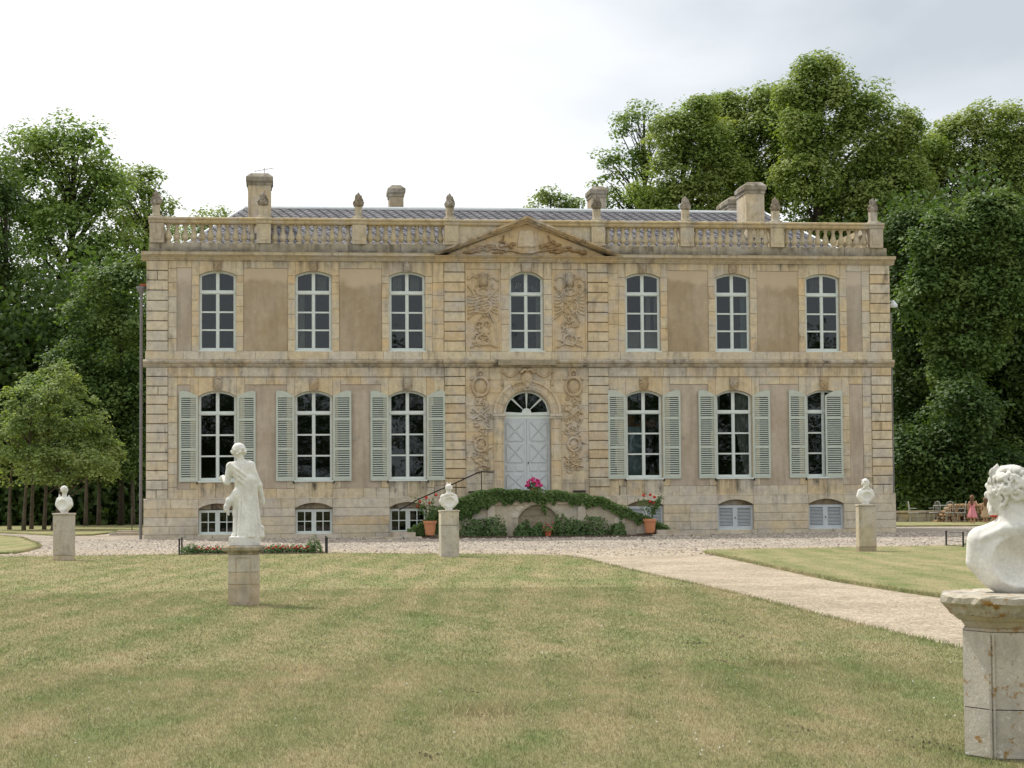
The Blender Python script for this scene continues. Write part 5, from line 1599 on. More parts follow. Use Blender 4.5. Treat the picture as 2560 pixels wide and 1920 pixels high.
for i, (x, Z, bl, lb) in enumerate(young):
    b = gbase(x, Z)
    hh = rel(b, bl, Z)
    tree('young_lime_tree', b, lb, 'tree', hh, 1.4, .085, M['leaf_young'], 30 + i, dens=5.0, per=40, leaf=.145, cr=(.18, .46), group='young lime trees left of the house', limbs=16, back=.5,
         lean=(.75, 0) if i == 4 else (.25, 0) if i in (1, 3) else (0.05, 0), shell=.55)
for i, x in enumerate((131, 186, 214, 262, 288)):
    b = gbase(x, 84.4 + i*1.0)
    tree('woodland_tree', b, ['thin dark tree stem just right of the left stone post', 'thin dark tree stem in the gloom, third from the house corner', 'dark forest stem standing midway in the gloom left of the house', 'slender dark stem second from the house corner', 'slender dark stem nearest the house corner in the gloom'][i], 'tree',
         rel(b, [(x, 930, 50, 60, 1), (x + 10, 830, 45, 60, 1)], 84.4), 3.0, .10, M['leaf_dark'], 50 + i, dens=2.17, per=60, leaf=.17, cr=(.4, .7), group='dark woodland stems left of the house', bark='bark', limbs=8, back=.4)
# trees seen over the roof
b = gbase(452, 116.1)
tree('linden_tree', b, 'small light green crown behind the balustrade left of the big chimney', 'tree',
     rel(b, [(440, 470, 26, 26, 0), (470, 478, 24, 24, 0), (455, 540, 60, 50, 0), (385, 525, 45, 38, 0), (400, 560, 50, 50, 0), (350, 540, 45, 45, 0), (430, 620, 60, 60, 0)], 116.1), 5.0, .25, M['leaf_young'], 16, dens=2.32, per=60, leaf=.21, cr=(.4, .7), limbs=20, back=.5)
b = gbase(1190, 116.1)
tree('linden_tree', b, 'light green tree top showing above the roof ridge beside the middle chimney', 'tree',
     rel(b, [(1185, 425, 26, 24, 0), (1225, 445, 32, 20, 0), (1160, 448, 20, 16, 0), (1258, 440, 18, 22, 0), (1200, 520, 70, 60, 0)], 116.1), 5.0, .25, M['leaf_young'], 17, dens=2.61, per=60, leaf=.21, cr=(.4, .7), limbs=20, back=.5)
# right: the great lindens
b = gbase(1395, 123.4)
tree('open_branched_tree', b, 'sparse tree with dark bare limbs showing, left edge of the right hand trees', 'tree',
     rel(b, [(1345, 275, 34, 34, 0), (1395, 248, 38, 32, 0), (1312, 345, 26, 30, 0), (1352, 360, 40, 42, 0), (1410, 330, 40, 50, 0), (1335, 425, 46, 34, 0), (1292, 395, 20, 22, 0), (1400, 440, 60, 50, 0)], 123.4),
     6.0, .36, M['leaf_mid'], 18, dens=2.3, per=34, leaf=.21, cr=(.30, .62), limbs=50, bark='bark_dark', back=.6)
b = gbase(1480, 110.7)
tree('linden_tree', b, 'broad rounded linden behind the right half of the balustrade', 'tree',
     rel(b, [(1500, 250, 50, 38, 0), (1560, 300, 48, 45, 2), (1575, 350, 50, 50, 2), (1455, 300, 55, 50, 0), (1530, 310, 55, 55, 0), (1480, 380, 75, 60, 0), (1410, 410, 45, 45, 0), (1560, 390, 50, 55, 0), (1480, 470, 90, 55, 0)], 110.7),
     6.0, .42, M['leaf_lime'], 19, dens=2.32, per=103, leaf=.215, cr=(.5, .9), limbs=30, bark='bark_dark', back=.35)
b = gbase(1620, 114.3)
tree('linden_tree', b, 'linden with yellowish rounded lobes left of the tallest crown', 'tree',
     rel(b, [(1600, 235, 45, 40, 0), (1660, 215, 48, 40, 0), (1560, 265, 40, 45, 1), (1700, 250, 45, 60, 1), (1715, 330, 50, 50, 2), (1540, 240, 36, 34, 2), (1590, 310, 55, 55, 0), (1665, 300, 60, 55, -1), (1620, 390, 75, 60, 0), (1690, 400, 50, 60, 0), (1610, 470, 75, 50, 0)], 114.3),
     6.0, .45, M['leaf_lime'], 20, dens=2.32, per=103, leaf=.215, cr=(.5, .9), limbs=30, bark='bark_dark', back=.35)
b = gbase(1775, 108.9)
tree('linden_tree', b, 'tallest dark topped linden right of the big right chimney', 'tree',
     rel(b, [(1755, 150, 42, 34, 0), (1790, 175, 55, 45, 0), (1720, 200, 52, 48, 0), (1800, 250, 70, 55, 0), (1870, 235, 45, 45, 0), (1725, 290, 62, 55, -1), (1830, 330, 75, 60, 0), (1920, 290, 50, 50, 0), (1960, 280, 36, 40, 0), (2000, 330, 45, 45, 2), (1910, 340, 50, 50, 2), (1940, 430, 60, 50, 2), (1750, 380, 70, 60, -1), (1880, 400, 75, 60, 0), (1780, 460, 80, 50, 0), (1900, 470, 75, 55, 0), (1960, 390, 55, 50, 0), (1985, 460, 50, 50, 0), (1820, 500, 90, 50, 0)], 108.9),
     6.0, .55, M['leaf_lime'], 21, dens=2.17, per=103, leaf=.215, cr=(.5, .95), limbs=44, bark='bark_dark', back=.35)
b = gbase(2120, 112.5)
tree('linden_tree', b, 'broad sunlit linden at the upper right edge', 'tree',
     rel(b, [(2140, 270, 60, 40, 0), (2200, 280, 55, 45, 0), (2070, 310, 55, 45, 0), (2020, 310, 40, 40, 1), (2020, 350, 40, 45, 0), (1990, 400, 45, 50, 0), (2000, 480, 60, 60, 0), (2090, 500, 80, 50, 0), (2130, 350, 75, 60, 0), (2210, 380, 60, 70, 0), (2050, 420, 75, 60, 0), (2150, 450, 80, 60, 0)], 112.5),
     6.0, .45, M['leaf_lime'], 22, dens=2.32, per=103, leaf=.215, cr=(.5, .9), limbs=30, bark='bark_dark', back=.35)
rt = [(1985, 94.4, [(1985, 520, 65, 60, 0), (1940, 560, 40, 70, 0), (1990, 600, 60, 70, 0), (1960, 680, 50, 80, 0), (2020, 660, 60, 70, 0), (1985, 800, 70, 80, 0), (1970, 920, 50, 80, 0), (2030, 900, 60, 90, 0)], 'leaf_dark', 'dark tree hard against the right corner of the house'),
      (2090, 90.7, [(2090, 520, 75, 60, 0), (2150, 480, 70, 55, 0), (2020, 520, 60, 60, 0), (2200, 540, 60, 60, 0), (2000, 640, 60, 70, 0), (2180, 640, 60, 70, 0), (2060, 620, 60, 65, 0), (2130, 620, 65, 60, 0), (2090, 730, 75, 70, 0), (2060, 840, 55, 70, 0)], 'leaf_deep', 'fresh green tree below the upper right linden'),
      (2190, 98.0, [(2180, 560, 70, 70, 0), (2215, 680, 70, 80, 0), (2170, 780, 70, 80, 0), (2210, 900, 80, 90, 0), (2150, 940, 60, 80, 0)], 'leaf_dark', 'dark leafy tree at the right edge above the children'),
      (2080, 88.0, [(2080, 900, 80, 70, 0), (2040, 1000, 70, 60, 0), (2120, 1020, 90, 55, 0), (1960, 1000, 50, 70, 0), (2200, 1030, 60, 55, 0), (2000, 1060, 60, 40, 0), (2150, 1070, 90, 36, 0), (2070, 1075, 60, 34, 0)], 'leaf_dark', 'low dark tree overhanging the firewood and the low wall')]
for i, (x, Z, bl, mt, lb) in enumerate(rt):
    b = gbase(x, Z)
    tree('woodland_tree', b, lb, 'tree', rel(b, bl, Z), 3.0, .28, M[mt], 70 + i, dens=2.75, per=103, leaf=.215, cr=(.45, .85), limbs=24, bark='bark_dark', back=.35)

# the wood behind, one dark mass on either side
def woods(x0, x1, y0, y1, Z, n, seed, label, depth=14):
    g_ = np.random.default_rng(seed)
    a = deep(x0, y1, Z); c = deep(x1, y0, Z)
    m = n // 60
    X = g_.uniform(a.x, c.x, m); Y = (a.y + c.y)/2 + g_.uniform(0, depth, m); 
    zt = c.z + 1.6*np.sin(X*.55 + seed) + 1.0*np.sin(X*1.7)
    Zz = gnp(Y) + (zt - gnp(Y)) * np.where(g_.random(m) < .30, .22, 1) * g_.random(m) ** .9
    idx = np.repeat(np.arange(m), 60)
    d = g_.normal(size=(len(idx), 3)) * .62
    P = np.stack([X, Y, Zz], 1)[idx] + d
    P = P[P[:, 2] > gnp(P[:, 1])]
    Nn = g_.normal(size=P.shape) + np.array((0, -.2, .5))
    o = leaf_cloud('woods', P, Nn, .34, M['leaf_dark'], None, .7, seed)
    tag(o, label, None, None, 'stuff')
    return o
woods(-160, 330, 660, 1140, 90, 80000, 5, 'dark wood filling the gap left of the house')
woods(1900, 2360, 470, 1140, 96, 80000, 6, 'dark wood filling the space right of the house')
def facing_wood():
    g_ = np.random.default_rng(44); m = 900
    X = g_.uniform(-75, 60, m); Y = -CD - 42 - g_.uniform(0, 9, m); top = 11.5 + 2.0*np.sin(X*.21) + 1.3*np.sin(X*.63 + 1) + .8*np.sin(X*1.9)
    Zz = top * g_.random(m) ** .7
    idx = np.repeat(np.arange(m), 34); P = np.stack([X, Y, Zz], 1)[idx] + g_.normal(size=(m*34, 3)) * .95
    P = P[P[:, 2] > .1]
    o = leaf_cloud('woods', P, g_.normal(size=P.shape) + np.array((0, .3, .5)), .75, M['leaf_dark'], None, .7, 44)
    tag(o, 'dark line of trees facing the house, mirrored in its window panes', None, None, 'stuff')
facing_wood()
woods(1300, 1960, 475, 700, 130, 24000, 8, 'darker foliage behind the lindens above the roof')

# ---------------------------------------------------------------- staircase, ivy and planting before the door
SD = 1.8
stair = empty('entrance_staircase', (0, 0, 0), 'double flight stone staircase with an arched niche below the door', 'staircase')
def ztop(x):
    """top of the outer wall: level by the door, falling down both flights"""
    pts = [(-4.2, .20), (-3.7, .45), (-3.0, .95), (-2.3, 1.30), (-1.7, 1.46), (-.8, 1.50), (.8, 1.42), (1.7, 1.34), (2.4, 1.12), (3.2, .80), (4.0, .42), (4.35, .20)]
    for (a, za), (b_, zb) in zip(pts, pts[1:]):
        if a <= x <= b_: return za + (zb - za) * (x - a) / (b_ - a)
    return .2
niche = seg(.10, 1.30, .62, .42, .0)
xs = [-4.2 + 8.55 * k / 24 for k in range(25)]
outer = [(xs[0], -.1)] + [(xs[-1], -.1)] + [(x, ztop(x) - .16) for x in reversed(xs)]
nl = outline(niche, 12, 0, .02)
plate([outer, nl], -SD, -SD + .28).build('stair_wall', M['stone_plinth'], stair, C(190, 180, 160))
for k in range(5):
    z0, z1 = .05 + .21*k, .05 + .21*(k + 1) - .008
    MB().box(-.62, .80, -SD + .10, -SD + .14, z0, z1).build('board', M['wood_grey'], stair)
for k in range(7):
    a0, a1 = math.pi*k/7 + .01, math.pi*(k+1)/7 - .01
    r0x, r1x = .66, .86
    poly = [(.10 + r0x*math.cos(a), .62 + .44*math.sin(a)) for a in (a1, (a0+a1)/2, a0)] + [(.10 + r1x*math.cos(a), .62 + .60*math.sin(a)) for a in (a0, (a0+a1)/2, a1)]
    MB().block(poly, -SD - .025, -SD + .02, .006).build('arch_stone', M['stone_plinth'], stair, rnd.choice(GREY + CREAM))
for sx in (-1.42, 1.52):
    b_ = MB().block([(sx - .13, -.05), (sx + .13, -.05), (sx + .13, 1.02), (sx - .13, 1.02)], -SD - .07, -SD + .05, .012)
    b_.block([(sx - .17, 1.02), (sx + .17, 1.02), (sx + .17, 1.10), (sx - .17, 1.10)], -SD - .10, -SD + .05, .01); b_.build('wall_pier', M['stone_plinth'], stair, C(196, 188, 170))
MB().box(-1.42, 1.52, -SD - .05, -SD + .05, 1.04, 1.12).build('wall_coping', M['stone_plinth'], stair, C(186, 172, 146))
MB().box(-1.4, 1.4, -SD + .29, -.12, -.1, 1.38).build('landing', M['stone_plinth'], stair, C(196, 188, 172))
for s in (-1, 1):
    for k in range(7):
        x0, x1 = 1.402 + .38*k, 1.40 + .38*(k + 1)
        a, b_ = (x0, x1) if s > 0 else (-x1, -x0)
        MB().box(a, b_, -SD + .29, -.12, -.1, 1.38 - .175*(k + 1)).build('step', M['stone_plinth'], stair, rnd.choice([C(196,188,172), C(186,176,158)]))
    MB().box(*((3.9, 4.6) if s > 0 else (-4.6, -3.9)), -SD - .6, -.3, -.05, .20).build('foot_slab', M['stone_plinth'], stair, C(176, 164, 146))
for (x, z0, w_, h_) in ((3.55, .05, .5, .45), (4.05, .05, .34, .34), (2.75, .38, .42, .26), (-2.1, .35, .5, .30), (-2.9, .1, .5, .34)):
    MB().block([(x - w_/2, z0), (x + w_/2, z0 + .02), (x + w_/2 - .05, z0 + h_), (x - w_/2 + .08, z0 + h_*.9)], -SD - .07, -SD + .05, .03).build('wall_stone', M['stone_plinth'], stair, rnd.choice(GREY))
hr = MB().tube([at(862, 1102, .9), at(905, 1078, .7), at(960, 1054, .6), at(1000, 1036, .5), at(1030, 1022, .4), at(1040, 1019, .35), at(1066, 1020, .2)], .022, 6)
for x, y in ((905, 1078), (985, 1043), (1040, 1019)):
    p = at(x, y, .55); hr.tube([p, (p.x, p.y, p.z - .75)], .015, 5)
hr.build('handrail', M['iron'], stair)
# soil bed with kerb slabs
bed = sheet('soil_bed', [(-4.1, -SD - .02), (-4.3, -SD - .75), (-2, -SD - .95), (0, -SD - 1.0), (2.2, -SD - .95), (4.3, -SD - .75), (4.2, -SD - .02)], .3, .05, M['soil'], skirt=.08, wob=.02); tag(bed, 'bare soil bed at the foot of the staircase')
for s in (-1, 1):
    for k in range(3):
        x = s*(4.0 + .62*k); t_ = MB().block([(x - .29, 0), (x + .29, 0), (x + .27, .09), (x - .28, .08)], -SD - 1.05, -SD - .45, .012).build('kerb_slab', M['stone_plinth'], stair, C(170, 158, 140)); t_.location.z = ground(0, -2.2) - .02
# ivy
g_ = np.random.default_rng(3)
n = 11000
X = np.concatenate([g_.uniform(-4.1, 4.4, n - 3500), g_.normal(-2.2, .9, 3500)]).clip(-4.1, 4.4); zt = np.array([ztop(x) for x in X])
hang = np.interp(X, [-4.1, -1.7, -1.1, 1.4, 4.4], [.56, .54, .28, .25, .20]) + .05*np.sin(X*5.1) + .04*np.sin(X*11.7) + .05*np.sin(X*23.0)
hang = np.where((X > .2) & (X < .36), hang + .35, hang)
v = g_.random(n)
Zz = zt + .055*(1 + .4*np.sin(X*3.3) + .4*np.sin(X*9.1)) - v * (hang + .12)
Y = -SD - .06 - .10*g_.random(n) + np.where(v < .25, g_.uniform(-.1, .35, n), 0)
P = np.stack([X, Y, np.maximum(Zz, .12)], 1)
iv = leaf_cloud('ivy', P, g_.normal(size=P.shape)*.6 + np.array((0, -.7, .6)), .085, M['leaf_ivy'], None, .85, 3, None)
tag(iv, 'dark green ivy trailing over the top of the staircase wall', 'ivy', None, None)

def leafy(name, loc, label, cat, rx, ry, rz, n, leaf, mat, seed, group=None, stems=6, base=0.0):
    t = empty(name, loc, label, cat, group)
    g = np.random.default_rng(seed)
    d = g.normal(size=(n, 3)); d /= np.linalg.norm(d, axis=1, keepdims=True); d[:, 2] = np.abs(d[:, 2])*1.0
    r_ = .45 + .55*g.random(n)**.5
    lump = 1 + .18*np.sin(d[:, 0]*5 + seed) * np.cos(d[:, 1]*4)
    P = d * (r_*lump)[:, None] * np.array((rx, ry, rz)) + np.array((0, 0, base))
    leaf_cloud('foliage', P, d + g.normal(size=P.shape)*.55 + np.array((0, 0, .5)), leaf, mat, t, .6, seed)
    w_ = MB(); rg = random.Random(seed)
    for k in range(stems):
        a = rg.uniform(0, 6.28); w_.tube([(0, 0, -.05), (rx*.5*math.cos(a), ry*.5*math.sin(a), rz*.5 + base), (rx*.8*math.cos(a), ry*.8*math.sin(a), rz*.85 + base)], [.012, .008, .004], 4)
    w_.build('stem', M['bark'], t, fix=False)
    return t
shr = [(1024, 1145, .50, .50, 'wide leafy shrub at the left end of the soil bed'), (1066, 1142, .45, .55, 'leafy shrub below the left pier of the niche'), (1132, 1146, .28, .38, 'small rounded shrub in front of the arched niche'),
       (1164, 1147, .24, .34, 'small shrub half hidden by the red pot'), (1214, 1148, .38, .56, 'tall leafy shrub just right of the niche'), (1244, 1147, .36, .46, 'shrub between the niche and the right flight'),
       (1284, 1147, .42, .54, 'broad shrub below the right flight of steps'), (1334, 1146, .28, .34, 'feathery low shrub at the right end of the soil bed')]
for i, (x, y, rx, rz, lb) in enumerate(shr):
    p = at(x, y, SD + .45); p.z = ground(0, p.y) + .05
    leafy('shrub', p, lb, 'shrub', rx*1.08, .34, rz*1.22, 1100, .08, M['leaf_shrub'], 80 + i, 'shrubs in the soil bed')
def pot(loc, r, h, label, mat, cat='flower pot'):
    o = MB().lathe([(r*.70, 0), (r*.74, .02), (r*.94, h*.80), (r*1.06, h*.81), (r*1.08, h*.97), (r*1.02, h), (r*.92, h*.985), (r*.90, h*.86), (.001, h*.86)], n=20).build('flower_pot', mat, None, smooth=False, loc=loc)
    tag(o, label, cat); return o
def petals(name, pts, r, mat, parent, seed, per=9):
    g = np.random.default_rng(seed); P = np.repeat(np.array(pts, float), per, 0)
    d = g.normal(size=P.shape); d /= np.linalg.norm(d, axis=1, keepdims=True)
    o = leaf_cloud(name, P + d*r*.6, d + np.array((0, -.3, .2)), r*1.1, mat, parent, .9, seed, None); return o
def roses(p, label, seed, flowers):
    t = empty('rose_bush', p, label, 'rose bush', 'rose bushes in the large terracotta pots')
    g = np.random.default_rng(seed); rg = random.Random(seed)
    w_ = MB(); tips = []
    for k in range(9):
        a = rg.uniform(-.55, .55); b_ = rg.uniform(-.35, .2); h_ = rg.uniform(.5, .85); tip = (a, b_, h_); tips.append(tip)
        w_.tube([(a*.1, 0, -.1), (a*.45, b_*.4, h_*.5), tip], [.012, .009, .005], 4)
    w_.build('stem', M['leaf_ivy'], t, fix=False)
    P = np.array([np.array(tips[g.integers(len(tips))]) * g.uniform(.35, 1.0) for _ in range(420)]) + g.normal(size=(420, 3))*.055
    leaf_cloud('foliage', P, g.normal(size=P.shape) + np.array((0, 0, .6)), .075, M['leaf_shrub'], t, .6, seed)
    for k, f in enumerate(flowers): petals('flower', [f], .062, M['flower_red'], t, seed*10 + k, 22)
for (x, y, lb, rose_label, fl_) in ((929, 1144, 'terracotta pot standing on the slab at the left foot of the stairs', 'straggling red rose bush growing in the left terracotta pot', [(-.12, -.1, .80), (-.32, 0, .68), (-.02, -.1, .62), (.20, 0, .88), (-.38, .1, .52), (.34, .1, .78)]),
                            (1404, 1141, 'terracotta pot standing on the slab at the right foot of the stairs', 'upright red rose bush growing in the right terracotta pot', [(-.22, -.1, .82), (.02, 0, .84), (.16, 0, .76), (.12, -.1, .56), (.0, -.05, .62)])):
    p = at(x, y, SD + .35); p.z = .20 if abs(p.x) < 4.6 and abs(p.x) > 3.9 else ground(0, p.y) + .10
    pot(p, .205, .46, lb, M['terracotta']); roses(p + Vector((0, 0, .40)), rose_label, 5 if x < 1000 else 6, fl_)
p = at(1184, 1162, SD + .72); p.z = ground(0, p.y) + .045
pot(p, .125, .21, 'small red clay pot at the front edge of the soil bed', M['terracotta_red'])
q = leafy('geranium', p + Vector((0, 0, .16)), 'light green geranium with red flowers in the small clay pot', 'geranium', .22, .2, .26, 420, .065, M['leaf_young'], 91)
for k in range(6): petals('flower', [(-.16 + .06*k, -.17, .12 + .05*((k*7) % 4))], .035, M['flower_pink'], q, 400 + k, 16)
p = at(1153, 1062, SD - .1); p.z = 1.36
pot(p, .13, .22, 'pot half buried in ivy on top of the staircase wall', M['terracotta'])
q = leafy('geranium', p + Vector((0, 0, .18)), 'mass of magenta flowers on the staircase wall in front of the door', 'geranium', .24, .22, .24, 300, .075, M['leaf_ivy'], 92)
rg = random.Random(9)
for k in range(34):
    a = rg.uniform(0, 6.28); el = rg.uniform(.05, 1.5)
    petals('flower', [(.26*math.cos(a)*math.cos(el), .25*math.sin(a)*math.cos(el) - .03, .09 + .26*math.sin(el))], rg.uniform(.045, .07), M['flower_pink'], q, 500 + k, 18)

# ---------------------------------------------------------------- flower beds at the lawn edge
fl0, fl1 = hit(389, 1203), hit(702, 1200)
bd = sheet('soil_bed', [(fl0.x, fl0.y - .05), (fl1.x, fl1.y - .05), (fl1.x, fl1.y + 1.25), (fl0.x, fl0.y + 1.25)], .4, .07, M['soil'], skirt=.08); tag(bd, 'narrow soil strip under the red begonias')
def bed_fence(p, lb):
    t = empty('bed_fence', p, lb, 'fence', 'short black fences at the ends of the flower beds')
    for yy in (0, 1.25):
        MB().tube([(0, yy, -.1 - SLOPE*yy), (0, yy, .44 - SLOPE*yy)], .022, 6).build('post', M['iron'], t)
    for k in range(4): MB().tube([(0, 0, .08 + .11*k), (0, 1.25, .08 + .11*k)], .006, 4).build('wire', M['iron'], t)
    return t
bed_fence(fl0 + Vector((-.02, 0, 0)), 'black wire fence closing the left end of the begonia bed')
bed_fence(fl1 + Vector((.05, 0, 0)), 'black wire fence closing the right end of the begonia bed')
beg = None
nb = 17
for k in range(nb):
    x = fl0.x + .38 + (fl1.x - fl0.x - .8) * k / (nb - 1); y = fl0.y + .30 + (fl1.y - fl0.y)*k/(nb-1) + rnd.uniform(-.12, .12)
    if beg is None:
        beg = leafy('begonia', (x, y, ground(x, y) + .06), 'low red begonia in the bed to the left of the statue pedestal', 'begonia', .17, .15, .19, 200, .06, M['leaf_shrub'], 77, 'red begonias in the flower bed', 3)
        for j in range(3): petals('flower', [((-.08, .06, .0)[j], -.06 - .03*j, .13 + .035*(j == 1))], .034, M['flower_red'], beg, 300 + j, 14)
    else:
        o = copy_tree(beg, None, (x, y, ground(x, y) + .05), rnd.uniform(-.6, .6)); sc = rnd.uniform(.8, 1.15); o.scale = (sc, sc, sc); o['label'] = 'low red begonia in the bed to the left of the statue pedestal' if k < 8 else 'low red begonia in the bed to the right of the statue pedestal'
leafy('shrub', (fl0.x + .22, fl0.y + .3, ground(0, fl0.y + .3) + .05), 'dark bushy shrub at the left end of the begonia bed', 'shrub', .24, .22, .26, 420, .06, M['leaf_shrub'], 95)
leafy('shrub', (fl1.x - .26, fl1.y + .3, ground(0, fl1.y + .3) + .05), 'pointed bushy shrub at the right end of the begonia bed', 'shrub', .22, .22, .40, 480, .06, M['leaf_shrub'], 96)
p = hit(2081, 1187); bed_fence(p, 'black wire fence at the lawn edge beside the large bust')
leafy('shrub', p + Vector((.42, .3, .02)), 'dark shrub beside the black fence half hidden by the large bust', 'shrub', .3, .25, .36, 420, .07, M['leaf_shrub'], 97)

# steps in the grass left of the house
for k, (x0, x1, y) in enumerate(((236, 308, 1157), (252, 309, 1152))):
    a, b_ = hit(x0, y), hit(x1, y); z_ = ground(0, a.y)
    o = MB().box(a.x, b_.x, a.y, a.y + .34, z_ - .05, z_ + .10 - .0*k).build('stone_step', M['stone_plinth'], None, C(178, 168, 146))
    tag(o, ['longer front stone step in the grass left of the house', 'shorter rear stone step in the grass left of the house'][k], 'step', 'stone steps left of the house')
o = MB().tube([hit(285, 1150), hit(285, 1150) + Vector((0, 0, .95))], .02, 5).build('garden_stake', M['bark'], None); tag(o, 'thin stake standing behind the stone steps', 'stake')

# ---------------------------------------------------------------- right of the house: low wall, firewood, furniture, children
wb = hit(1930, 1130); we = hit(2212, 1130)
lw = empty('low_wall', (wb.x, wb.y, wb.z), 'low stone wall with a coping right of the house', 'wall')
L_ = 9.0; x = 0
while x < L_:
    w_ = rnd.uniform(.5, .9)
    for z0, z1 in ((-.15, .20), (.205, .40)):
        MB().block([(x + .004, z0), (x + w_ - .004, z0), (x + w_ - .004, z1), (x + .004, z1)], rnd.uniform(-.01, .01), .35, .012).build('wall_stone', M['stone_dark'], lw, rnd.choice([C(160,146,108), C(150,138,104), C(168,152,116)]))
    MB().block([(x, .41), (x + w_ - .006, .41), (x + w_ - .006, .50), (x, .50)], -.05, .40, .012).build('coping_stone', M['stone_dark'], lw, C(170, 152, 118))
    x += w_
ws_ = hit(2012, 1130); we_ = hit(2150, 1130)
fw = empty('firewood_stack', (ws_.x, ws_.y - .6, ground(0, ws_.y - .6) + .0), 'stack of sawn firewood logs against the low wall', 'firewood stack')
rg = random.Random(2); Lw = we_.x - ws_.x; row_ = 0; z_ = .075
while z_ < .78:
    x = .10 + row_*.07 + max(0, (z_ - .2))*.55
    while x < Lw:
        r_ = rg.uniform(.055, .082)
        if rg.random() < .95:
            o = MB().lathe([(r_*.97, 0), (r_, .01), (r_, .5)], n=9).build('log', M['log_end'] if rg.random() < .75 else M['bark'], fw); o.rotation_euler = (-math.pi/2, 0, rg.uniform(-.05, .05)); o.location = (x, rg.uniform(0, .06), z_)
        x += r_*2.02
    z_ += .128; row_ += 1
def chair(p, rz, lb):
    t = empty('garden_chair', p, lb, 'garden chair', 'white metal garden furniture', rz)
    MB().lathe([(.20, 0), (.21, .01), (.20, .025)], (0, 0, .42), 12).build('seat', M['white_metal'], t)
    for a in (.8, 2.35, 3.95, 5.5): MB().tube([(.17*math.cos(a), .17*math.sin(a), .42), (.23*math.cos(a), .23*math.sin(a), 0)], .012, 5).build('leg', M['white_metal'], t)
    b_ = MB().tube([(-.18, .15, .43), (-.19, .19, .72), (-.12, .21, .86), (0, .22, .90), (.12, .21, .86), (.19, .19, .72), (.18, .15, .43)], .013, 5)
    for k in range(3): b_.tube([(-.09 + .09*k, .17, .43), (-.09 + .09*k, .21, .86)], .008, 4)
    b_.tube([(-.19, .17, .62), (-.2, -.1, .62)], .012, 4); b_.tube([(.19, .17, .62), (.2, -.1, .62)], .012, 4)
    b_.build('backrest', M['white_metal'], t)
chs = [(1974, 1131, R(80), 'white metal garden chair standing alone before the low wall'), (2018, 1130, R(-60), 'white garden chair at the left end of the firewood'), (2052, 1131, R(170), 'white garden chair in the middle before the firewood'), (2076, 1131, R(250), 'white garden chair at the right, before the firewood near the children')]
for x, y, rz, lb in chs: chair(hit(x, y), rz, lb)
p = hit(2036, 1129); t = empty('garden_table', p, 'round white metal garden table before the firewood', 'garden table')
MB().lathe([(.34, .70), (.36, .71), (.35, .73)], n=18).build('tabletop', M['white_metal'], t)
for a in (.5, 2.6, 4.7): MB().tube([(.25*math.cos(a), .25*math.sin(a), .70), (.10*math.cos(a), .10*math.sin(a), .38), (.28*math.cos(a), .28*math.sin(a), 0)], .013, 5).build('leg', M['white_metal'], t)

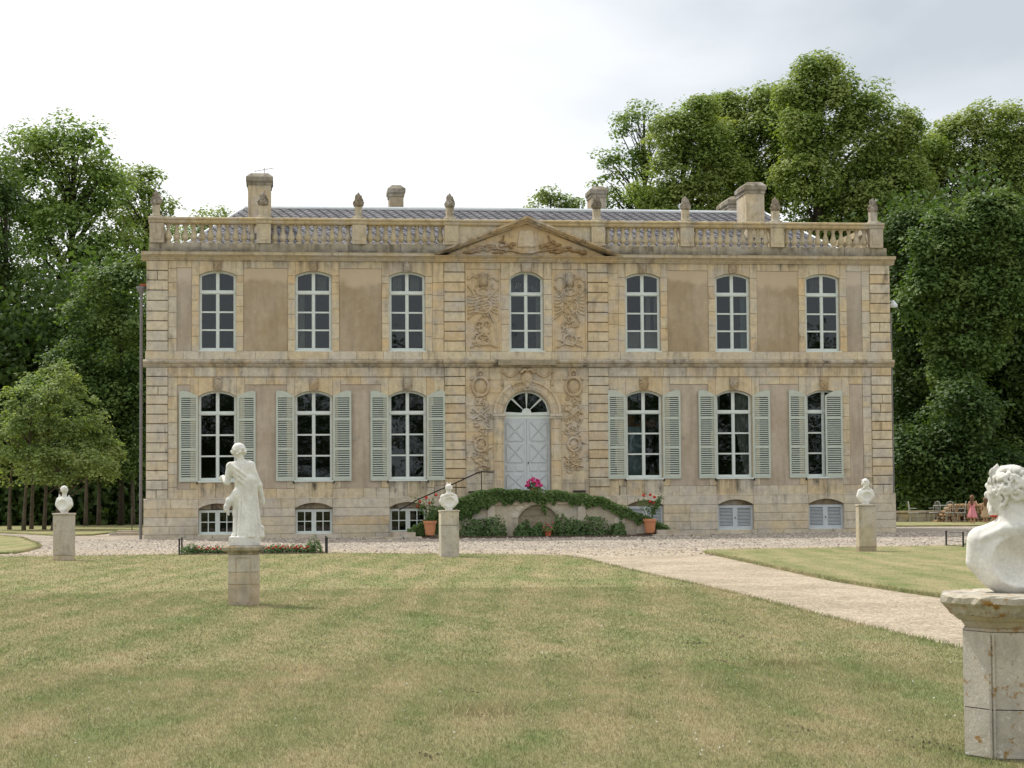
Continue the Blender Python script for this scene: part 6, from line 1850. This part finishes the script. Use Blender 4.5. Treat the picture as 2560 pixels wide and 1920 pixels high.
SKIN = mat_plain('skin', (0.50, 0.29, 0.20), .6, .06, 10); HAIR = mat_plain('brown_hair', (0.14, 0.07, 0.035), .6, .25, 30)
def girl(p, rz, lb, dress, hair_c, arm_up, H_=1.12):
    t = empty('person', p, lb, 'person', None, rz); s_ = H_ / 1.12
    b_ = SDF((-.30, -.22, -.01), (.30, .24, 1.14), .0125)
    for sx in (-1, 1):
        b_.cap((sx*.055, 0, .55), (sx*.06, .01, .30), .06, .042, .02).cap((sx*.06, .01, .30), (sx*.06, -.01, .06), .042, .026, .02); b_.ell((sx*.065, -.03, .03), (.028, .065, .028), .015)
    b_.ell((0, 0, .58), (.10, .075, .10), .03).ell((0, 0, .74), (.10, .065, .14), .03)
    b_.cap((-.09, 0, .86), (.09, 0, .86), .035, .035, .03).cap((0, 0, .86), (0, 0, .94), .032, .03, .02)
    b_.ell((0, -.005, 1.02), (.075, .085, .10), .02); b_.ell((0, -.088, 1.01), (.012, .014, .016), .01)
    for sx in (-1, 1):
        b_.ell((sx*.076, 0, 1.01), (.012, .018, .026), .006)
        if arm_up and sx < 0: b_.cap((sx*.115, 0, .85), (sx*.20, -.06, .72), .030, .024, .015).cap((sx*.20, -.06, .72), (sx*.13, -.12, .88), .023, .017, .015); h_ = (sx*.125, -.125, .90)
        else: b_.cap((sx*.115, 0, .85), (sx*.155, -.01, .67), .030, .024, .015).cap((sx*.155, -.01, .67), (sx*.15, -.06, .53), .023, .017, .015); h_ = (sx*.15, -.07, .50)
        b_.ell(h_, (.018, .022, .03), .01)
        for f in range(4): b_.cap((h_[0] - .012 + .008*f, h_[1] - .012, h_[2] - .02), (h_[0] - .012 + .008*f, h_[1] - .016, h_[2] - .055), .0065, .005, .003)
        b_.cap((h_[0] + sx*-.015, h_[1] - .01, h_[2]), (h_[0] + sx*-.03, h_[1] - .02, h_[2] - .03), .007, .005, .003)
    sculpt('body', b_, SKIN, t)
    d_ = SDF((-.26, -.22, .18), (.26, .24, .92), .0125)
    d_.ell((0, 0, .74), (.112, .080, .13), .02).cap((0, 0, .66), (0, 0, .32), .085, .155, .03)
    for k in range(10):
        a = k*.628; d_.cap((.09*math.cos(a), .075*math.sin(a), .62), (.165*math.cos(a), .15*math.sin(a), .30), .015, .028, .02)
    d_.box((0, 0, .17), (.3, .3, .10), .0, cut=True); d_.cap((-.07, 0, .82), (-.07, 0, .885), .03, .02, .02).cap((.07, 0, .82), (.07, 0, .885), .03, .02, .02)
    sculpt('dress', d_, dress, t)
    h = SDF((-.14, -.14, .66), (.14, .16, 1.16), .0125)
    h.ell((0, .018, 1.045), (.088, .092, .095), .01).cap((0, .055, 1.02), (0, .075, .80), .075, .06, .02); h.ell((0, -.09, .98), (.055, .05, .085), .01, cut=True)
    sculpt('hair', h, HAIR, t)
    MB().box(-.10, -.03, -.10, .045, 0, .014).box(.03, .10, -.10, .045, 0, .014).build('shoes', M['bark_dark'], t)
    t.scale = (s_, s_, s_)
PINK = mat_plain('pink_cotton', (0.62, 0.24, 0.28), .9, .2, 30); BEIGE = mat_plain('beige_cotton', (0.42, 0.31, 0.20), .9, .2, 30); RED = mat_plain('red_cotton', (0.48, 0.06, 0.05), .9, .15, 30)
girl(hit(2101, 1134), R(150), 'girl with long brown hair and a pink dress, hand raised', PINK, 0, True, 1.16)
girl(hit(2129, 1132), R(165), 'girl in a beige patterned dress standing between two others', BEIGE, 0, False, 1.06)
girl(hit(2149, 1131), R(200), 'girl in a red dress beside the head of the large bust', RED, 0, False, 1.06)

# ---------------------------------------------------------------- turf, pebbles
g_ = np.random.default_rng(21)
def in_poly(P, poly):
    c = np.zeros(len(P), bool); x, y = P[:,0], P[:,1]; j = len(poly) - 1
    for i in range(len(poly)):
        xi, yi = poly[i][0], poly[i][1]; xj, yj = poly[j][0], poly[j][1]
        c ^= ((yi > y) != (yj > y)) & (x < (xj - xi)*(y - yi)/((yj - yi) if yj != yi else 1e-9) + xi); j = i
    return c
def in_main(P):
    poly = np.array([tuple(q) for q in main]); x, y = P[:, 0], P[:, 1]; c = np.zeros(len(P), bool); j = len(poly) - 1
    for i in range(len(poly)):
        xi, yi = poly[i]; xj, yj = poly[j]
        c ^= ((yi > y) != (yj > y)) & (x < (xj - xi)*(y - yi)/((yj - yi) if yj != yi else 1e-9) + xi); j = i
    return c
def blades(n, r0, r1, h, w_, seed, poly_test):
    g = np.random.default_rng(seed)
    r_ = np.sqrt(g.uniform(r0*r0, r1*r1, n)); a = R(90 - YAW) + g.uniform(-R(17), R(17), n)
    P = np.stack([CX + r_*np.cos(a), -CD + r_*np.sin(a)], 1)
    P = P[poly_test(P)]; n = len(P)
    z = gnp(P[:, 1]) + .045
    th = g.uniform(0, 6.283, n); hh = h*g.uniform(.5, 1.35, n); ww = w_*g.uniform(.7, 1.3, n); ln = g.normal(0, .55, (n, 2))*hh[:, None]
    dx, dy = np.cos(th)*ww/2, np.sin(th)*ww/2
    V = np.stack([np.stack([P[:,0] - dx, P[:,1] - dy, z], 1), np.stack([P[:,0] + dx, P[:,1] + dy, z], 1), np.stack([P[:,0] + ln[:,0], P[:,1] + ln[:,1], z + hh], 1)], 1).reshape(-1, 3)
    return V
VV = [blades(260000, 9.5, 18, .026, .006, 1, in_main), blades(230000, 18, 31, .026, .011, 2, in_main), blades(110000, 31, 50, .025, .02, 3, in_main)]
V = np.concatenate(VV); Q = np.arange(len(V)).reshape(-1, 3)
VR = blades(90000, 24, 50, .025, .02, 4, lambda P: in_poly(P, [tuple(q) for q in rl]))
V = np.concatenate([V, VR]); Q = np.arange(len(V)).reshape(-1, 3)
gr = np_obj('grass', V, Q, M['blade']); tag(gr, 'short mown grass blades of the main lawn', None, None, 'stuff')
# longer tufts left by the mower
tv = []
for (x, y) in ((1000, 1555), (1040, 1560), (1080, 1550), (1020, 1545), (1700, 1452), (1665, 1448), (1720, 1446), (820, 1440), (1310, 1470), (1560, 1500), (900, 1340), (1250, 1330), (600, 1500), (640, 1460), (1900, 1500), (1330, 1560)):
    p = hit(x, y); g = np.random.default_rng(int(x)); n = 70
    P = np.array((p.x, p.y)) + g.normal(size=(n, 2))*.14; z = gnp(P[:,1]) + .045; th = g.uniform(0, 6.28, n); hh = g.uniform(.04, .10, n); ln = g.normal(0, .5, (n, 2))*hh[:, None]
    dx, dy = np.cos(th)*.005, np.sin(th)*.005
    tv.append(np.stack([np.stack([P[:,0]-dx, P[:,1]-dy, z], 1), np.stack([P[:,0]+dx, P[:,1]+dy, z], 1), np.stack([P[:,0]+ln[:,0], P[:,1]+ln[:,1], z+hh], 1)], 1).reshape(-1, 3))
V = np.concatenate(tv); o = np_obj('grass', V, np.arange(len(V)).reshape(-1, 3), M['blade']); tag(o, 'longer green tufts dotted over the lawn', None, None, 'stuff')
# grass fringe along the lawn edges
fr = []
for ring_ in (main[:8 + len(edge_l)], edge_r, [tuple(q) for q in rl[:6]], [tuple(q) for q in ll]):
    for a, b_ in zip(ring_, ring_[1:]):
        a, b_ = Vector(a[:2]), Vector(b_[:2]); n = int((b_ - a).length * 90)
        if n < 1 or n > 4000: continue
        t_ = g_.random(n); P = np.array(a)[None] + t_[:, None]*np.array(b_ - a)[None] + g_.normal(size=(n, 2))*.03
        z = gnp(P[:, 1]) + .035; th = g_.uniform(0, 6.28, n); hh = g_.uniform(.03, .075, n); ln = g_.normal(0, .6, (n, 2))*hh[:, None]; dx, dy = np.cos(th)*.008, np.sin(th)*.008
        fr.append(np.stack([np.stack([P[:,0]-dx, P[:,1]-dy, z], 1), np.stack([P[:,0]+dx, P[:,1]+dy, z], 1), np.stack([P[:,0]+ln[:,0], P[:,1]+ln[:,1], z+hh], 1)], 1).reshape(-1, 3))
V = np.concatenate(fr); o = np_obj('grass', V, np.arange(len(V)).reshape(-1, 3), M['blade']); tag(o, 'ragged grass fringe along the lawn edges', None, None, 'stuff')
# clover heads and crumbs of soil
def specks(name, n, r0, r1, size, mat, seed, label, zoff=.055):
    g = np.random.default_rng(seed); r_ = np.sqrt(g.uniform(r0*r0, r1*r1, n)); a = R(90 - YAW) + g.uniform(-R(17), R(17), n)
    P = np.stack([CX + r_*np.cos(a), -CD + r_*np.sin(a)], 1); P = P[in_main(P)]; n = len(P)
    base = np.array([(1,0,0),(-.5,.87,0),(-.5,-.87,0),(0,0,.8)]); s_ = size*g.uniform(.5, 1.3, n)
    V = (np.stack([P[:,0], P[:,1], gnp(P[:,1]) + zoff], 1)[:, None, :] + base[None]*s_[:, None, None]*g.uniform(.7, 1.3, (n, 4, 3))).reshape(-1, 3)
    k = np.arange(n)[:, None]*4; Q = np.concatenate([k + np.array((0,1,3)), k + np.array((1,2,3)), k + np.array((2,0,3))])
    o = np_obj(name, V, Q, mat); tag(o, label, None, None, 'stuff')
specks('clover_blossoms', 1800, 10, 40, .008, M['flower_white'], 31, 'tiny white clover heads in the grass', .06)
specks('soil_crumbs', 160, 10, 42, .014, M['soil'], 32, 'crumbs of dark soil scattered on the lawn', .05)
cl_ = []
rgc = random.Random(17)
for (x, y) in ((1550, 1353), (1568, 1360), (1530, 1346), (1510, 1402), (1490, 1400), (1700, 1420), (1345, 1250), (1480, 1270), (1230, 1262), (1310, 1233), (690, 1405), (312, 1434), (88, 1438), (1985, 1625), (2040, 1632), (1740, 1597), (1600, 1385), (1555, 1440), (1160, 1288), (1050, 1560), (920, 1650), (1420, 1475), (1180, 1440), (1015, 1505), (870, 1310), (1270, 1240)):
    p = hit(x, y)
    for _ in range(11): cl_.append((p.x + rgc.gauss(0, .06), p.y + rgc.gauss(0, .18), rgc.uniform(.006, .018)))
P = np.array(cl_); base = np.array([(1,0,0),(-.5,.87,0),(-.5,-.87,0),(0,0,.8)])
V = (np.stack([P[:,0], P[:,1], np.full(len(P), .055)], 1)[:, None] + base[None]*P[:, 2][:, None, None]*g_.uniform(.6, 1.3, (len(P), 4, 3))).reshape(-1, 3)
k = np.arange(len(P))[:, None]*4
o = np_obj('soil_crumbs', V, np.concatenate([k + np.array(q) for q in ((0,1,3), (1,2,3), (2,0,3))]), M['soil']); tag(o, 'small heaps of dark worm casts on the lawn', None, None, 'stuff')
# pebbles of the forecourt
n = 60000
P = np.stack([g_.uniform(-24, 20, n), g_.uniform(-20, -.15, n)], 1)
fp = np.array([tuple(q) for q in fore]); keep = np.array([True]*n)
keep &= ~in_main(P) & ~((np.abs(P[:,0]) < 4.4) & (P[:,1] > -2.5))
keep &= ~in_poly(P, rl) & ~in_poly(P, ll)
P = P[keep]; n = len(P)
s_ = g_.gamma(2.2, .008, n).clip(.008, .05)
base = np.array([(1,0,.1),(0,1,.1),(-1,0,.1),(0,-1,.1),(0,0,.7)])
V = (np.stack([P[:,0], P[:,1], gnp(P[:,1]) + .004], 1)[:, None] + base[None]*s_[:, None, None]*g_.uniform(.6, 1.3, (n, 5, 3))).reshape(-1, 3)
k = np.arange(n)[:, None]*5; Q = np.concatenate([k + np.array(q) for q in ((0,1,4), (1,2,4), (2,3,4), (3,0,4))])
o = np_obj('gravel', V, Q, M['pebble']); tag(o, 'loose pebbles strewn over the forecourt', None, None, 'stuff')
